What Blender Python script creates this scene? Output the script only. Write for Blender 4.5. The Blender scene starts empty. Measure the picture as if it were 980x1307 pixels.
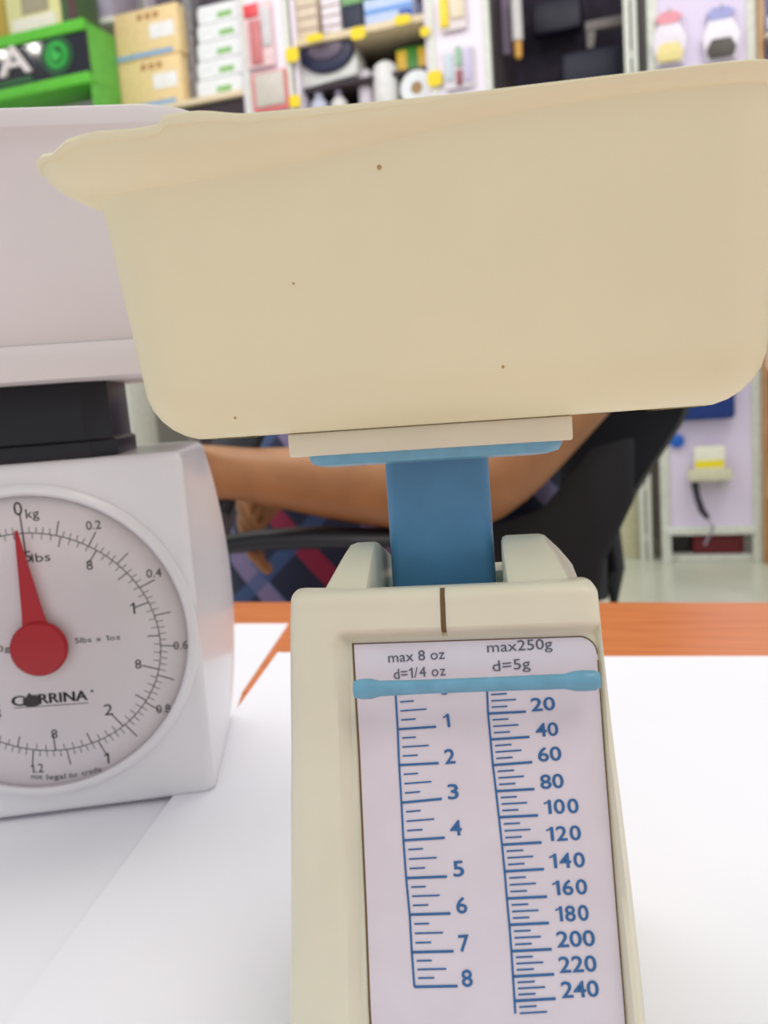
import bpy, bmesh, math, random
from mathutils import Vector, Matrix
random.seed(7)
S = bpy.context.scene
COL = S.collection
PI = math.pi

# ------------------------------------------------------------------ camera
F = 1114.0                      # focal length in pixels of the 980x1307 frame
PITCH, ROLL = math.radians(8), math.radians(4.2)
TABLE = 0.75
EYE = Vector((0, 0, 0.933))
_f = Vector((0, math.cos(PITCH), -math.sin(PITCH)))
_r = Vector((1, 0, 0)); _u = _r.cross(_f)
CR = _r*math.cos(ROLL) - _u*math.sin(ROLL)
CU = _r*math.sin(ROLL) + _u*math.cos(ROLL)
cam = bpy.data.cameras.new('camera'); camo = bpy.data.objects.new('camera', cam); COL.objects.link(camo)
cam.sensor_fit = 'VERTICAL'; cam.lens = 4.15; cam.sensor_height = 4.15*1307/F; cam.sensor_width = cam.sensor_height*980/1307
cam.clip_start = 0.01; cam.clip_end = 60
cam.dof.use_dof = True; cam.dof.focus_distance = 0.245; cam.dof.aperture_fstop = 2.2
M = Matrix((CR, CU, -_f)).transposed().to_4x4(); M.translation = EYE
camo.matrix_world = M
S.camera = camo

# ------------------------------------------------------------------ light
S.view_settings.view_transform = 'Standard'; S.view_settings.look = 'None'
S.view_settings.gamma = 1; S.view_settings.exposure = 0.12; S.view_settings.use_curve_mapping = False
wd = bpy.data.worlds.new('world'); S.world = wd; wd.use_nodes = True
wd.node_tree.nodes['Background'].inputs[0].default_value = (0.93, 0.95, 1.0, 1)
wd.node_tree.nodes['Background'].inputs[1].default_value = 0.62
def area(loc, size, power, tgt, col=(1, .975, .94), sy=None):
    l = bpy.data.lights.new('ceiling_light', 'AREA'); l.energy = power; l.color = col
    l.shape = 'RECTANGLE'; l.size = size; l.size_y = sy or size
    o = bpy.data.objects.new('ceiling_light', l); COL.objects.link(o); o.location = loc
    o.rotation_euler = (Vector(tgt)-Vector(loc)).to_track_quat('-Z', 'Y').to_euler()
area((-0.1, 1.0, 2.9), 1.2, 17, (0, .3, .75))
area((0.7, -0.7, 2.8), 0.9, 9, (0.05, .3, .8), (1, .93, .82))
area((-0.8, 3.0, 3.3), 1.8, 24, (-0.6, 4.6, 1.5))
area((1.6, 2.2, 3.3), 1.4, 22, (1.4, 4.2, 1.0))

# ------------------------------------------------------------------ frames
def ray(px, py): return CR*((px-490)/F) + CU*((653.5-py)/F) + _f
def onz(px, py, z):
    d = ray(px, py); return EYE + d*((z-EYE.z)/d.z)
def at(px, py, Y):
    d = ray(px, py); return EYE + d*(Y/d.y)
class Frame:
    def __init__(s, O, yaw):
        s.O = Vector(O); s.yaw = yaw
        s.X = Vector((math.cos(yaw), math.sin(yaw), 0)); s.Y = Vector((-math.sin(yaw), math.cos(yaw), 0))
    def L(s, px, py, yl=0.0):
        d = ray(px, py); t = ((s.O+s.Y*yl-EYE).dot(s.Y))/d.dot(s.Y); p = EYE+d*t-s.O
        return Vector((p.dot(s.X), yl, p.z))
FS = Frame((0.01713, 0.262, TABLE), math.radians(-8))       # front kitchen scale
LS = Frame((-0.14965, 0.3776, TABLE), math.radians(7))      # left kitchen scale
RM = Frame((1.5, 4.1, 0), math.radians(-18))                # the shop wall and its fittings

# ------------------------------------------------------------------ materials
def lin(c): return tuple(((x/255)/12.92 if x/255 <= .04045 else ((x/255+.055)/1.055)**2.4) for x in c)
def mat(name, rgb, rough=.5, var=.06, scale=40, bump=0, spec=.5, rgb2=None, trans=0, emit=0, coat=0, sss=0):
    m = bpy.data.materials.new(name); m.use_nodes = True; nt = m.node_tree; b = nt.nodes['Principled BSDF']
    c = lin(rgb); c2 = lin(rgb2) if rgb2 else tuple(x*(1-var*2) for x in c)
    tc = nt.nodes.new('ShaderNodeTexCoord'); n = nt.nodes.new('ShaderNodeTexNoise'); n.inputs['Scale'].default_value = scale
    n.inputs['Detail'].default_value = 5
    nt.links.new(tc.outputs['Object'], n.inputs['Vector'])
    rp = nt.nodes.new('ShaderNodeValToRGB'); rp.color_ramp.elements[0].position = .35; rp.color_ramp.elements[1].position = .65
    rp.color_ramp.elements[0].color = (*c2, 1); rp.color_ramp.elements[1].color = (*c, 1)
    nt.links.new(n.outputs['Fac'], rp.inputs['Fac']); nt.links.new(rp.outputs['Color'], b.inputs['Base Color'])
    b.inputs['Roughness'].default_value = rough; b.inputs['Specular IOR Level'].default_value = spec
    b.inputs['Coat Weight'].default_value = coat
    if sss:
        b.inputs['Subsurface Weight'].default_value = sss; b.inputs['Subsurface Radius'].default_value = (1, .8, .45); b.inputs['Subsurface Scale'].default_value = .006
    if bump:
        bp = nt.nodes.new('ShaderNodeBump'); bp.inputs['Strength'].default_value = bump; bp.inputs['Distance'].default_value = .002
        nt.links.new(n.outputs['Fac'], bp.inputs['Height']); nt.links.new(bp.outputs['Normal'], b.inputs['Normal'])
    if trans:
        t = nt.nodes.new('ShaderNodeBsdfTranslucent'); nt.links.new(rp.outputs['Color'], t.inputs['Color'])
        mx = nt.nodes.new('ShaderNodeMixShader'); mx.inputs[0].default_value = trans
        nt.links.new(b.outputs[0], mx.inputs[1]); nt.links.new(t.outputs[0], mx.inputs[2])
        nt.links.new(mx.outputs[0], nt.nodes['Material Output'].inputs[0])
    if emit:
        b.inputs['Emission Color'].default_value = (*c, 1); b.inputs['Emission Strength'].default_value = emit
    return m
_mc = {}
def pm(rgb, rough=.55, **k):
    key = (rgb, rough, tuple(sorted(k.items())))
    if key not in _mc: _mc[key] = mat('plain_%d_%d_%d' % rgb, rgb, rough, **k)
    return _mc[key]

m_tray = mat('yellowed_tray_plastic', (250, 246, 220), .38, .015, 18, trans=.32)
m_cream = mat('cream_body_plastic', (236, 232, 208), .28, .025, 30, sss=.25)
m_cream_dirty = mat('worn_cream_plastic', (236, 232, 210), .3, .07, 60, rgb2=(222, 214, 186), sss=.2)
m_blue = mat('blue_plastic', (92, 156, 200), .33, .05, 80)
m_blue2 = mat('pale_blue_plastic', (116, 178, 206), .3, .06, 200)
m_label = mat('lilac_label_card', (232, 224, 232), .55, .02, 90)
m_grime = mat('grime', (120, 96, 62), .9)
m_ink = mat('grey_ink', (96, 98, 112), .7)
m_inkblue = mat('blue_ink', (58, 112, 168), .7)
m_white = mat('white_scale_plastic', (236, 233, 236), .3, .02, 20, coat=.2)
m_whitetray = mat('white_bowl_plastic', (238, 230, 229), .4, .02, 20, trans=.08)
m_black = mat('black_plastic', (12, 13, 24), .35)
m_dial = mat('dial_card', (252, 245, 247), .6, .02, 30)
m_dialink = mat('dial_ink', (70, 64, 66), .7)
m_red = mat('red_needle_plastic', (205, 24, 40), .4, .05, 60)
m_paper = mat('white_paper', (245, 244, 249), .7, .01, 8, spec=.2)
m_skin = mat('brown_skin', (176, 124, 78), .5, .08, 25, sss=.1)
m_hair = mat('black_hair', (20, 16, 15), .6, .2, 120, bump=.6)
m_chair = mat('black_chair_mesh', (10, 11, 18), .6, .1, 300, bump=.3)
m_chairplastic = mat('black_chair_plastic', (30, 32, 38), .38)
m_steel = mat('painted_steel', (222, 224, 212), .4)
m_lav = mat('lavender_pegboard', (226, 214, 236), .5, .01, 12)
m_whitepanel = mat('white_shop_panel', (240, 230, 240), .5, .01, 12)
m_floor = mat('pale_floor_tile', (206, 208, 188), .25, .05, 3)
m_wall = mat('shop_wall_paint', (205, 200, 190), .7, .04, 4)
m_shelf = mat('cream_shelf_board', (232, 212, 176), .5)
m_dark = mat('dark_recess_board', (62, 50, 56), .8)

def wood(name, a, b, sc=9, ang=0):
    m = bpy.data.materials.new(name); m.use_nodes = True; nt = m.node_tree; p = nt.nodes['Principled BSDF']
    tc = nt.nodes.new('ShaderNodeTexCoord'); mp = nt.nodes.new('ShaderNodeMapping'); mp.inputs['Scale'].default_value = (1.2, 22, 8); mp.inputs['Rotation'].default_value = (0, 0, ang)
    n = nt.nodes.new('ShaderNodeTexNoise'); n.inputs['Scale'].default_value = sc; n.inputs['Detail'].default_value = 6; n.inputs['Distortion'].default_value = .6
    rp = nt.nodes.new('ShaderNodeValToRGB'); rp.color_ramp.elements[0].color = (*lin(a), 1); rp.color_ramp.elements[1].color = (*lin(b), 1)
    rp.color_ramp.elements[0].position = .35; rp.color_ramp.elements[1].position = .68
    nt.links.new(tc.outputs['Object'], mp.inputs[0]); nt.links.new(mp.outputs[0], n.inputs['Vector'])
    nt.links.new(n.outputs['Fac'], rp.inputs[0]); nt.links.new(rp.outputs[0], p.inputs['Base Color'])
    p.inputs['Roughness'].default_value = .35
    return m
m_desk = wood('orange_wood_laminate', (216, 122, 66), (240, 148, 88))
m_post = wood('light_wood', (190, 138, 84), (214, 166, 108))

def plaid():
    m = bpy.data.materials.new('navy_checked_cloth'); m.use_nodes = True; nt = m.node_tree; p = nt.nodes['Principled BSDF']
    tc = nt.nodes.new('ShaderNodeTexCoord')
    def stripes(rot, sc, w, col, prev):
        mp = nt.nodes.new('ShaderNodeMapping'); mp.inputs['Rotation'].default_value = rot; mp.inputs['Scale'].default_value = (sc, sc, sc)
        nt.links.new(tc.outputs['Object'], mp.inputs[0])
        sx = nt.nodes.new('ShaderNodeSeparateXYZ'); nt.links.new(mp.outputs[0], sx.inputs[0])
        fr = nt.nodes.new('ShaderNodeMath'); fr.operation = 'FRACT'; nt.links.new(sx.outputs[0], fr.inputs[0])
        lt = nt.nodes.new('ShaderNodeMath'); lt.operation = 'LESS_THAN'; lt.inputs[1].default_value = w; nt.links.new(fr.outputs[0], lt.inputs[0])
        mu = nt.nodes.new('ShaderNodeMath'); mu.operation = 'MULTIPLY'; mu.inputs[1].default_value = .7; nt.links.new(lt.outputs[0], mu.inputs[0])
        mx = nt.nodes.new('ShaderNodeMix'); mx.data_type = 'RGBA'; nt.links.new(mu.outputs[0], mx.inputs[0])
        if isinstance(prev, tuple): mx.inputs[6].default_value = (*prev, 1)
        else: nt.links.new(prev, mx.inputs[6])
        mx.inputs[7].default_value = (*lin(col), 1)
        return mx.outputs[2]
    c = stripes((0, .75, 0), 11, .3, (160, 24, 62), lin((26, 32, 58)))
    c = stripes((0, .75, 0), 5.5, .17, (120, 130, 168), c)
    c = stripes((0, -.8, 0), 8, .16, (60, 84, 128), c)
    nt.links.new(c, p.inputs['Base Color']); p.inputs['Roughness'].default_value = .85
    return m
m_plaid = plaid()
def clear():
    m = bpy.data.materials.new('clear_plastic'); m.use_nodes = True; nt = m.node_tree; nt.nodes.remove(nt.nodes['Principled BSDF'])
    t = nt.nodes.new('ShaderNodeBsdfTransparent'); t.inputs[0].default_value = (.97, .97, .97, 1)
    g = nt.nodes.new('ShaderNodeBsdfGlossy'); g.inputs['Roughness'].default_value = .2
    fr = nt.nodes.new('ShaderNodeFresnel'); fr.inputs[0].default_value = 1.28
    mx = nt.nodes.new('ShaderNodeMixShader'); nt.links.new(fr.outputs[0], mx.inputs[0]); nt.links.new(t.outputs[0], mx.inputs[1]); nt.links.new(g.outputs[0], mx.inputs[2])
    nt.links.new(mx.outputs[0], nt.nodes['Material Output'].inputs[0])
    return m
m_clear = clear()

# ------------------------------------------------------------------ mesh helpers
class MB:
    def __init__(s): s.v = []; s.f = []
    def box(s, x0, x1, y0, y1, z0, z1):
        n = len(s.v)
        s.v += [(x, y, z) for z in (z0, z1) for (x, y) in ((x0, y0), (x1, y0), (x1, y1), (x0, y1))]
        s.f += [tuple(n+i for i in q) for q in ((3, 2, 1, 0), (4, 5, 6, 7), (0, 1, 5, 4), (1, 2, 6, 5), (2, 3, 7, 6), (3, 0, 4, 7))]
        return s
    def loft(s, loops, cap0=True, cap1=True, closed=True):
        n = len(s.v); k = len(loops[0])
        for l in loops: s.v += [tuple(p) for p in l]
        for i in range(len(loops)-1):
            for j in range(k if closed else k-1):
                a = n+i*k+j; b = n+i*k+(j+1) % k; s.f.append((a, b, b+k, a+k))
        if cap0: s.f.append(tuple(n+j for j in reversed(range(k))))
        if cap1: s.f.append(tuple(n+(len(loops)-1)*k+j for j in range(k)))
        return s
    def prism(s, pts, y0, y1):               # outline in x,z extruded along y
        return s.loft([[(x, y0, z) for x, z in pts], [(x, y1, z) for x, z in pts]])
    def prismz(s, pts, z0, z1):
        return s.loft([[(x, y, z0) for x, y in pts], [(x, y, z1) for x, y in pts]])
    def tube(s, pts, r, n=12, flat=1.0):
        pts = [Vector(p) for p in pts]; R = r if isinstance(r, (list, tuple)) else [r]*len(pts); loops = []
        for i, p in enumerate(pts):
            d = (pts[min(i+1, len(pts)-1)]-pts[max(i-1, 0)]).normalized()
            a = d.cross(Vector((0, 0, 1))); a = a.normalized() if a.length > 1e-3 else Vector((1, 0, 0)); b = a.cross(d).normalized()
            loops.append([p+a*math.cos(t*2*PI/n)*R[i]*flat+b*math.sin(t*2*PI/n)*R[i] for t in range(n)])
        return s.loft(loops)
    def lathe(s, prof, c=(0, 0, 0), axis='z', n=32, sc=(1, 1)):
        loops = []
        for r, h in prof:
            l = []
            for t in range(n):
                a = t*2*PI/n; x, y = math.cos(a)*r*sc[0], math.sin(a)*r*sc[1]
                l.append((c[0]+x, c[1]+y, c[2]+h) if axis == 'z' else (c[0]+x, c[1]-h, c[2]+y))
            loops.append(l)
        return s.loft(loops)
    def build(s, name, m, parent=None, bevel=0, seg=2, smooth=True, frame=None, fix=True):
        me = bpy.data.meshes.new(name); me.from_pydata([tuple(p) for p in s.v], [], s.f)
        bm = bmesh.new(); bm.from_mesh(me)
        if fix: bmesh.ops.recalc_face_normals(bm, faces=bm.faces)
        if bevel:
            es = [e for e in bm.edges if len(e.link_faces) == 2 and e.calc_face_angle(0) > .6]
            bmesh.ops.bevel(bm, geom=es, offset=bevel, segments=seg, profile=.5, affect='EDGES', clamp_overlap=True)
        for f in bm.faces: f.smooth = smooth
        for e in bm.edges:
            if len(e.link_faces) == 2 and e.calc_face_angle(0) > .65: e.smooth = False
        bm.to_mesh(me); bm.free(); me.materials.append(m)
        o = bpy.data.objects.new(name, me); COL.objects.link(o)
        if parent: o.parent = parent
        if frame: o.location = frame.O; o.rotation_euler = (0, 0, frame.yaw)
        return o
def tag(o, label, cat, group=None, kind=None):
    if label: o['label'] = label
    if cat: o['category'] = cat
    if group: o['group'] = group
    if kind: o['kind'] = kind
    return o
def thing(name, label, cat, frame=None, loc=(0, 0, 0), yaw=0, group=None):
    o = bpy.data.objects.new(name, None); COL.objects.link(o); o.empty_display_size = .05
    if frame:
        o.location = frame.O+frame.X*loc[0]+frame.Y*loc[1]+Vector((0, 0, loc[2])); o.rotation_euler = (0, 0, frame.yaw+yaw)
    else: o.location = loc; o.rotation_euler = (0, 0, yaw)
    return tag(o, label, cat, group)
def rrect(hx, hy, r, cx=0, cy=0, n=6):
    out = []
    for k, (sx, sy) in enumerate(((1, 1), (-1, 1), (-1, -1), (1, -1))):
        for i in range(n+1):
            a = (k+i/n)*PI/2; out.append((cx+sx*(hx-r)+r*math.cos(a), cy+sy*(hy-r)+r*math.sin(a)))
    return out
def sm(a, b, x):
    t = max(0, min(1, (x-a)/(b-a))); return t*t*(3-2*t)
_glyph = {}
def _raw(s, off=0.0):
    cu = bpy.data.curves.new('t', 'FONT'); cu.body = s; cu.resolution_u = 3; cu.offset = off; o = bpy.data.objects.new('t', cu); COL.objects.link(o)
    me = bpy.data.meshes.new_from_object(o)
    vs = [(v.co.x, v.co.y) for v in me.vertices]; fs = [tuple(p.vertices) for p in me.polygons]
    bpy.data.objects.remove(o); bpy.data.meshes.remove(me); return vs, fs
def glyph(s, off=0.0):
    k = (s, off)
    if k not in _glyph:
        if '1' in s:                        # the built-in numeral one is a plain bar: draw a flagged one
            c = CAP(); V = []; Fc = []; x = 0
            for ch in s:
                if ch == ' ': x += .3; continue
                if ch == '1': w = .105+off*2; v = [(.0, .82*c), (.0, .70*c), (.17, .80*c), (.17, 0), (.17+w, 0), (.17+w, c), (.19, c), (.12, .88*c)]; f = [(0, 1, 2, 7), (2, 3, 4, 5, 6, 7)]
                else: v, f = _raw(ch, off)
                x0 = min(q[0] for q in v); n = len(V); V += [(q[0]-x0+x, q[1]) for q in v]; Fc += [tuple(n+i for i in g) for g in f]
                x = max(q[0] for q in V)+.10
            _glyph[k] = (V, Fc)
        else: _glyph[k] = _raw(s, off)
    return _glyph[k]
_cap = []
def CAP():
    if not _cap: _cap.append(max(y for x, y in _raw('H')[0]))
    return _cap[0]
class Print:
    """flat printing: collects strokes and lettering given in the surface's own x,z"""
    def __init__(s, surf, place, eps): s.m = MB(); s.surf = surf; s.place = place; s.eps = eps
    def add(s, pts, faces):
        n = len(s.m.v); s.m.v += [(x, s.surf(x, z)-s.eps, z) for x, z in pts]; s.m.f += [tuple(n+i for i in f) for f in faces]
    def line(s, a, b, w):                    # pixels of the photograph
        A = Vector(s.place(*a)); B = Vector(s.place(*b)); wl = w/F*s.dist
        d = (B-A); nrm = Vector((-d.y, d.x)).normalized()*wl/2
        s.add([(A-nrm)[:], (B-nrm)[:], (B+nrm)[:], (A+nrm)[:]], [(0, 1, 2, 3)])
    def text(s, t, a, b, cap, bold=0):             # baseline from pixel a to pixel b
        A = Vector(s.place(*a)); B = Vector(s.place(*b)); vs, fs = glyph(t, bold)
        x0 = min(v[0] for v in vs); x1 = max(v[0] for v in vs); d = B-A; e = d/(x1-x0)
        nrm = Vector((-d.y, d.x)).normalized()*(cap/F*s.dist/CAP())
        s.add([(A+e*(x-x0)+nrm*y)[:] for x, y in vs], fs)
    def flush(s, name, m, parent):
        s.m.build(name, m, parent, smooth=False, fix=False); s.m = MB()

# ================================================================== SETTING
fl = MB().box(-6, 6, -3, 1.2, -.05, 0).build('floor', m_floor, frame=RM, bevel=0); tag(fl, 'pale shop floor', None, kind='structure')
wb = MB().box(-6, 6, .62, .72, 0, 4.2).build('wall_back', m_wall, frame=RM); tag(wb, 'shop wall behind the shelves', None, kind='structure')

# ---- desk
DK = Frame((0.07, 0.0, 0), math.radians(-17))
e0 = onz(300, 768, TABLE)-DK.O; edge = e0.dot(DK.Y)
desk = thing('desk', 'orange wood laminate desk under the white papers', 'desk', DK)
MB().box(-.75, .85, edge-.95, edge, TABLE-.03, TABLE).build('desktop', m_desk, desk, bevel=.002)
for x in (-.70, .77): MB().box(x, x+.03, edge-.9, edge-.06, 0, TABLE-.03).build('side_panel', m_desk, desk, bevel=.002)
MB().box(-.67, .77, edge-.12, edge-.1, .3, TABLE-.03).build('back_panel', m_desk, desk)

# ---- papers lying on the desk
def sheet(px_pts, z, t, label, extra=()):
    pts = [tuple(onz(*p, TABLE)[:2]) for p in px_pts]+list(extra)
    o = MB().prismz(pts, z, z+t).build('paper_sheet', m_paper, smooth=False)
    return tag(o, label, 'paper')
sheet([(368, 797), (309, 885)], TABLE, .0008, 'white paper under the scale with the red needle',
      [(-.088, .32), (-.10, .02), (-.52, .06), (-.50, .72), tuple(onz(306, 797, TABLE)[:2])])
sheet([(987, 845), (770, 845), (355, 839), (304, 911), (20, 1307)], TABLE+.0032, .0006, 'large white paper under the blue and cream scale',
      [(-.135, .06), (.50, .06), (.50, .40)])

# ================================================================== FRONT SCALE
fs = thing('kitchen_scale', 'cream kitchen scale with blue stem and oz and gram column', 'scale', FS)
ZP = [(0, -.0885), (.012, -.0880), (.037, -.0800), (.0575, -.0705), (.078, -.062), (.0915, -.0563), (.105, -.052), (.1145, -.0487), (.123, -.0455), (.129, -.0425), (.1315, -.041)]
def yfront(z):
    z = max(0, min(z, ZP[-1][0]))
    for (a, ya), (b, yb) in zip(ZP, ZP[1:]):
        if z <= b: return ya+(yb-ya)*(z-a)/(b-a)
    return ZP[-1][1]
def ctr(z): return .0028-.0018*sm(.03, .13, z)
def hw(z): return .0418-.0012*sm(.05, .131, z)+.0004*sm(.06, .0, z)
LX0, LX1, LZ = -.0212, .0411, .1177
def L0(z): return -.0194-.0031*(z-.037)/.08
def recess(x, z):
    r = sm(L0(z)-.0042, L0(z)-.0006, x)*(1-sm(LX1-.0002, LX1+.0008, x))
    return .0045*r*(1-sm(LZ, LZ+.0042, z)) + .0008*r*(1-sm(LZ+.004, LZ+.011, z))
def ysurf(x, z): return yfront(z)+recess(x, z)
SEAM = .0022
def body_loop(z, inset, zshift=0):
    w = hw(z)-inset; c = ctr(z); yf = yfront(z)+inset; yr = .034-inset; out = []
    xs = [-w+2*w*i/64 for i in range(65)]
    for t in (.0005, .0007): xs += [SEAM-c-t, SEAM-c+t]
    for t in (.0, .0004, .0008): xs += [LX1-c+t-.0004]
    xs = sorted(max(-w, min(w, x)) for x in xs)
    for x in xs:
        X = x+c; e = w-abs(x); R = .0075 if x < 0 else .0028
        y = yf
        if e < R: y += R-math.sqrt(max(0, R*R-(R-e)**2))
        y += recess(X, z)
        if abs(X-SEAM) < .0006 and z > LZ+.001: y += .0012
        out.append((X, y, z+zshift))
    for i in range(1, 9): out.append((c+w, yf+.0028+(yr-.006-yf-.0028)*i/8, z+zshift))
    for i in range(1, 7): a = i/6*PI/2; out.append((c+w-.006*(1-math.cos(a)), yr-.006+.006*math.sin(a), z+zshift))
    for i in range(0, 7): a = i/6*PI/2; out.append((c-w+.006*(1-math.sin(a)), yr-.006+.006*math.cos(a), z+zshift))
    for i in range(1, 9): out.append((c-w, yr-.006+(yf+.0075-yr+.006)*i/8, z+zshift))
    return [(x, y, zz-max(0, y+.034)*.30*sm(.085, .128, zz)) for x, y, zz in out]
zs = sorted(set([.1275*i/70 for i in range(71)]+[LZ+.0042*i/6 for i in range(7)]+[LZ-.0002]))
loops = [body_loop(z, 0) for z in zs]
for i in range(1, 7):
    a = i/6*PI/2; loops.append(body_loop(.1275, .0036*(1-math.cos(a)), .0036*math.sin(a)))
# the stem drops through an opening in the top: the cap is a ring around it
top = [Vector(p) for p in loops[-1]]
hole = []
hx, hy0, hy1 = .0185, -.030, .016
for p in top:
    x = max(-hx, min(hx, p.x)); y = max(hy0, min(hy1, p.y)); hole.append((x, y, top[0].z-max(0, y+.034)*.30))
loops.append(hole); loops.append([(x, y, .085) for x, y, z in hole])
MB().loft(loops).build('body', m_cream, fs)
# seam in the top lip
mb = MB()
sz = [LZ+.002+(.0112)*i/8 for i in range(9)]
mb.loft([[(SEAM-.00055, ysurf(SEAM, z)+.0003, z), (SEAM+.00055, ysurf(SEAM, z)+.0003, z), (SEAM+.00055, ysurf(SEAM, z)+.001, z), (SEAM-.00055, ysurf(SEAM, z)+.001, z)] for z in sz])
mb.build('seam', m_grime, fs)
# raised housing behind the lip, split around the stem
hs = MB()
def lump(sgn):
    xi = .0178; cx = .0022
    def X(a): return cx+sgn*a
    # rows front to back: (y, z top, outer x at top)
    rows = [(-.037, .1262), (-.0335, .1300), (-.0235, .1384), (-.018, .1398), (-.010, .1386), (.018, .1290), (.028, .1240)]
    L = []
    for y, zt in rows:
        ob, ot = .0384, .0384-(zt-.122)*.58
        inn = xi if y > -.03 else xi+.001
        ii = inn-cx*sgn
        L.append([(X(ii), y, .095), (X(ob), y, .095), (X(ob-.0002), y, .121), (X(ot+.0004), y, zt-.0022), (X(ot-.0008), y, zt-.0005), (X(ot-.0024), y, zt), (X(ii+.0014), y, zt), (X(ii+.0004), y, zt-.0005), (X(ii), y, zt-.0016)])
    hs.loft(L)
lump(1); lump(-1)
hs.box(-.0200, .0200, .0165, .0295, .100, .1225)
hs.build('stem_housing', m_cream, fs)
# label card lying in the recess
mb = MB(); loops = []
lz = [.0005+(LZ-.0007)*i/60 for i in range(61)]
RC = .0042
for z in lz:
    e = LZ-.0002-z; x1 = LX1-.0006
    if e < RC: x1 -= RC-math.sqrt(max(0, RC*RC-(RC-e)**2))
    loops.append([(x, ysurf(LX0+.012, z)-.0002, z) for x in [L0(z)+.0004+(x1-L0(z)-.0004)*j/12 for j in range(13)]])
mb.loft(loops, cap0=False, cap1=False, closed=False).build('label_card', m_label, fs)
mb = MB()
def strip(pts, w):
    for (xa, za), (xb, zb) in zip(pts, pts[1:]):
        n = Vector((-(zb-za), xb-xa)).normalized()*w/2; k = len(mb.v)
        for (x, z) in ((xa-n.x, za-n.y), (xb-n.x, zb-n.y), (xb+n.x, zb+n.y), (xa+n.x, za+n.y)): mb.v.append((x, ysurf(LX0+.012, z)-.0003, z))
        mb.f.append((k, k+1, k+2, k+3))
strip([(L0(z)+.0004, z) for z in lz], .0005)
arc = [(LX1-.0006-RC+RC*math.cos(a), LZ-.0004-RC+RC*math.sin(a)) for a in [i/8*PI/2 for i in range(9)]]
strip([(L0(LZ)+.0004, LZ-.0004)]+arc[::-1], .0003); strip([(LX1-.0006, z) for z in lz if z < LZ-RC], .00028)
mb.build('label_edge', m_grime, fs)
def flab(px, py):
    y = -.05
    for _ in range(8):
        p = FS.L(px, py, y); y = ysurf(LX0+.012, p.z)
    return (p.x, p.z)
def fprint(): P = Print(lambda x, z: ysurf(LX0+.012, z), flab, .00045); P.dist = .215; return P
P = fprint()
OZ = [(505, 884), (507.7, 930), (509.6, 975.6), (512.5, 1023.5), (515, 1071.5), (518.5, 1119.5), (523, 1166), (525.7, 1214), (529, 1258)]
OZR = [(554, 880), (556.6, 926.7), (560, 973), (564, 1018.5), (567.7, 1068), (570.5, 1117.5), (575, 1164.5), (579, 1212.6), (584, 1257)]
for i in range(8):
    P.line(OZ[i], OZ[i+1], 2.6)
    P.line(OZ[i+1], OZR[i+1], 2.8)
    for q, ln in ((.25, .36), (.5, .68), (.75, .38)):
        a = Vector(OZ[i]).lerp(Vector(OZ[i+1]), q); b = Vector(OZR[i]).lerp(Vector(OZR[i+1]), q)
        P.line(a.lerp(b, .1), a.lerp(b, .1+ln), 1.8)
GR = [(621.5, 878), (622.8, 910), (626, 943), (629, 975.6), (633, 1008.8), (636.7, 1042), (640.6, 1077), (644, 1111), (646.8, 1145.5), (650, 1179), (652.6, 1212.6), (654.6, 1244.8), (656.6, 1276), (659, 1308)]
GRR = [(669, 875), (671, 907.5), (675.6, 939.6), (679, 971.7), (682, 1006), (686.6, 1039.5), (691, 1074), (694, 1108), (698, 1143), (700.5, 1176.6), (704, 1210), (707, 1242), (709, 1273), (712, 1305)]
for i in range(13):
    if i < 12: P.line(GR[i], GR[i+1], 2.6); P.line(GR[i+1], GRR[i+1], 2.8)
    for q, ln in ((.25, .42), (.5, .66), (.75, .42)):
        if i == 12 and q > .6: continue
        a = Vector(GR[i]).lerp(Vector(GR[i+1]), q); b = Vector(GRR[i]).lerp(Vector(GRR[i+1]), q)
        P.line(a.lerp(b, .1), a.lerp(b, .1+ln), 1.8)
P.line(GR[12], (657.6, 1292), 2.6)
P.m.build('tick_columns', m_inkblue, fs, smooth=False, fix=False)
P = fprint()
for s_, x0, x1, y in (('1', 567, 575, 928), ('2', 568, 581.5, 974), ('3', 572, 586, 1019), ('4', 575, 590, 1065.5), ('5', 579, 593, 1117.5), ('6', 583, 597, 1164.5), ('7', 586.5, 600, 1213), ('8', 590, 604, 1258)):
    P.text(s_, (x0, y), (x1, y-1), 16.5, .014); P.flush('printed_number', m_inkblue, fs)
for s_, x0, x1, y in (('20', 678, 709, 907), ('40', 684, 713, 939.5), ('60', 687, 717, 971), ('80', 690, 720, 1006), ('100', 695, 739, 1038), ('120', 698, 742, 1072.5), ('140', 702, 747, 1107), ('160', 706, 750, 1141.5), ('180', 710, 752, 1175), ('200', 711, 760, 1207.5), ('220', 714, 762, 1240), ('240', 717, 765, 1272)):
    P.text(s_, (x0, y), (x1, y-2), 15.5, .014); P.flush('printed_number', m_inkblue, fs)
for q in (((675, 878), (689, 877)), ((561, 886), (574, 885))): P.text('0', *q, 15.5, .014); P.flush('printed_number', m_inkblue, fs)
P = fprint()
for q in (('max 8 oz', (496, 845), (568, 840)), ('max250g', (622, 832), (705, 827)), ('d=1/4 oz', (503, 866), (569, 861)), ('d=5g', (629, 856), (677, 852))):
    P.text(*q, 12.5); P.flush('printed_lettering', m_ink, fs)
# blue pointer bar riding over the card
a = FS.L(452, 880, -.0545); b = FS.L(766, 868, -.0545)
pts = [(a.lerp(b, t)) for t in (0, .03, .07, .11, .3, .6, .86, .9, .94, .98, 1)]
MB().tube(pts, [.0021, .0026, .0026, .0020, .0018, .0018, .0019, .0025, .0026, .0025, .0018], 14, .8).build('pointer_bar', m_blue2, fs)
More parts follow.
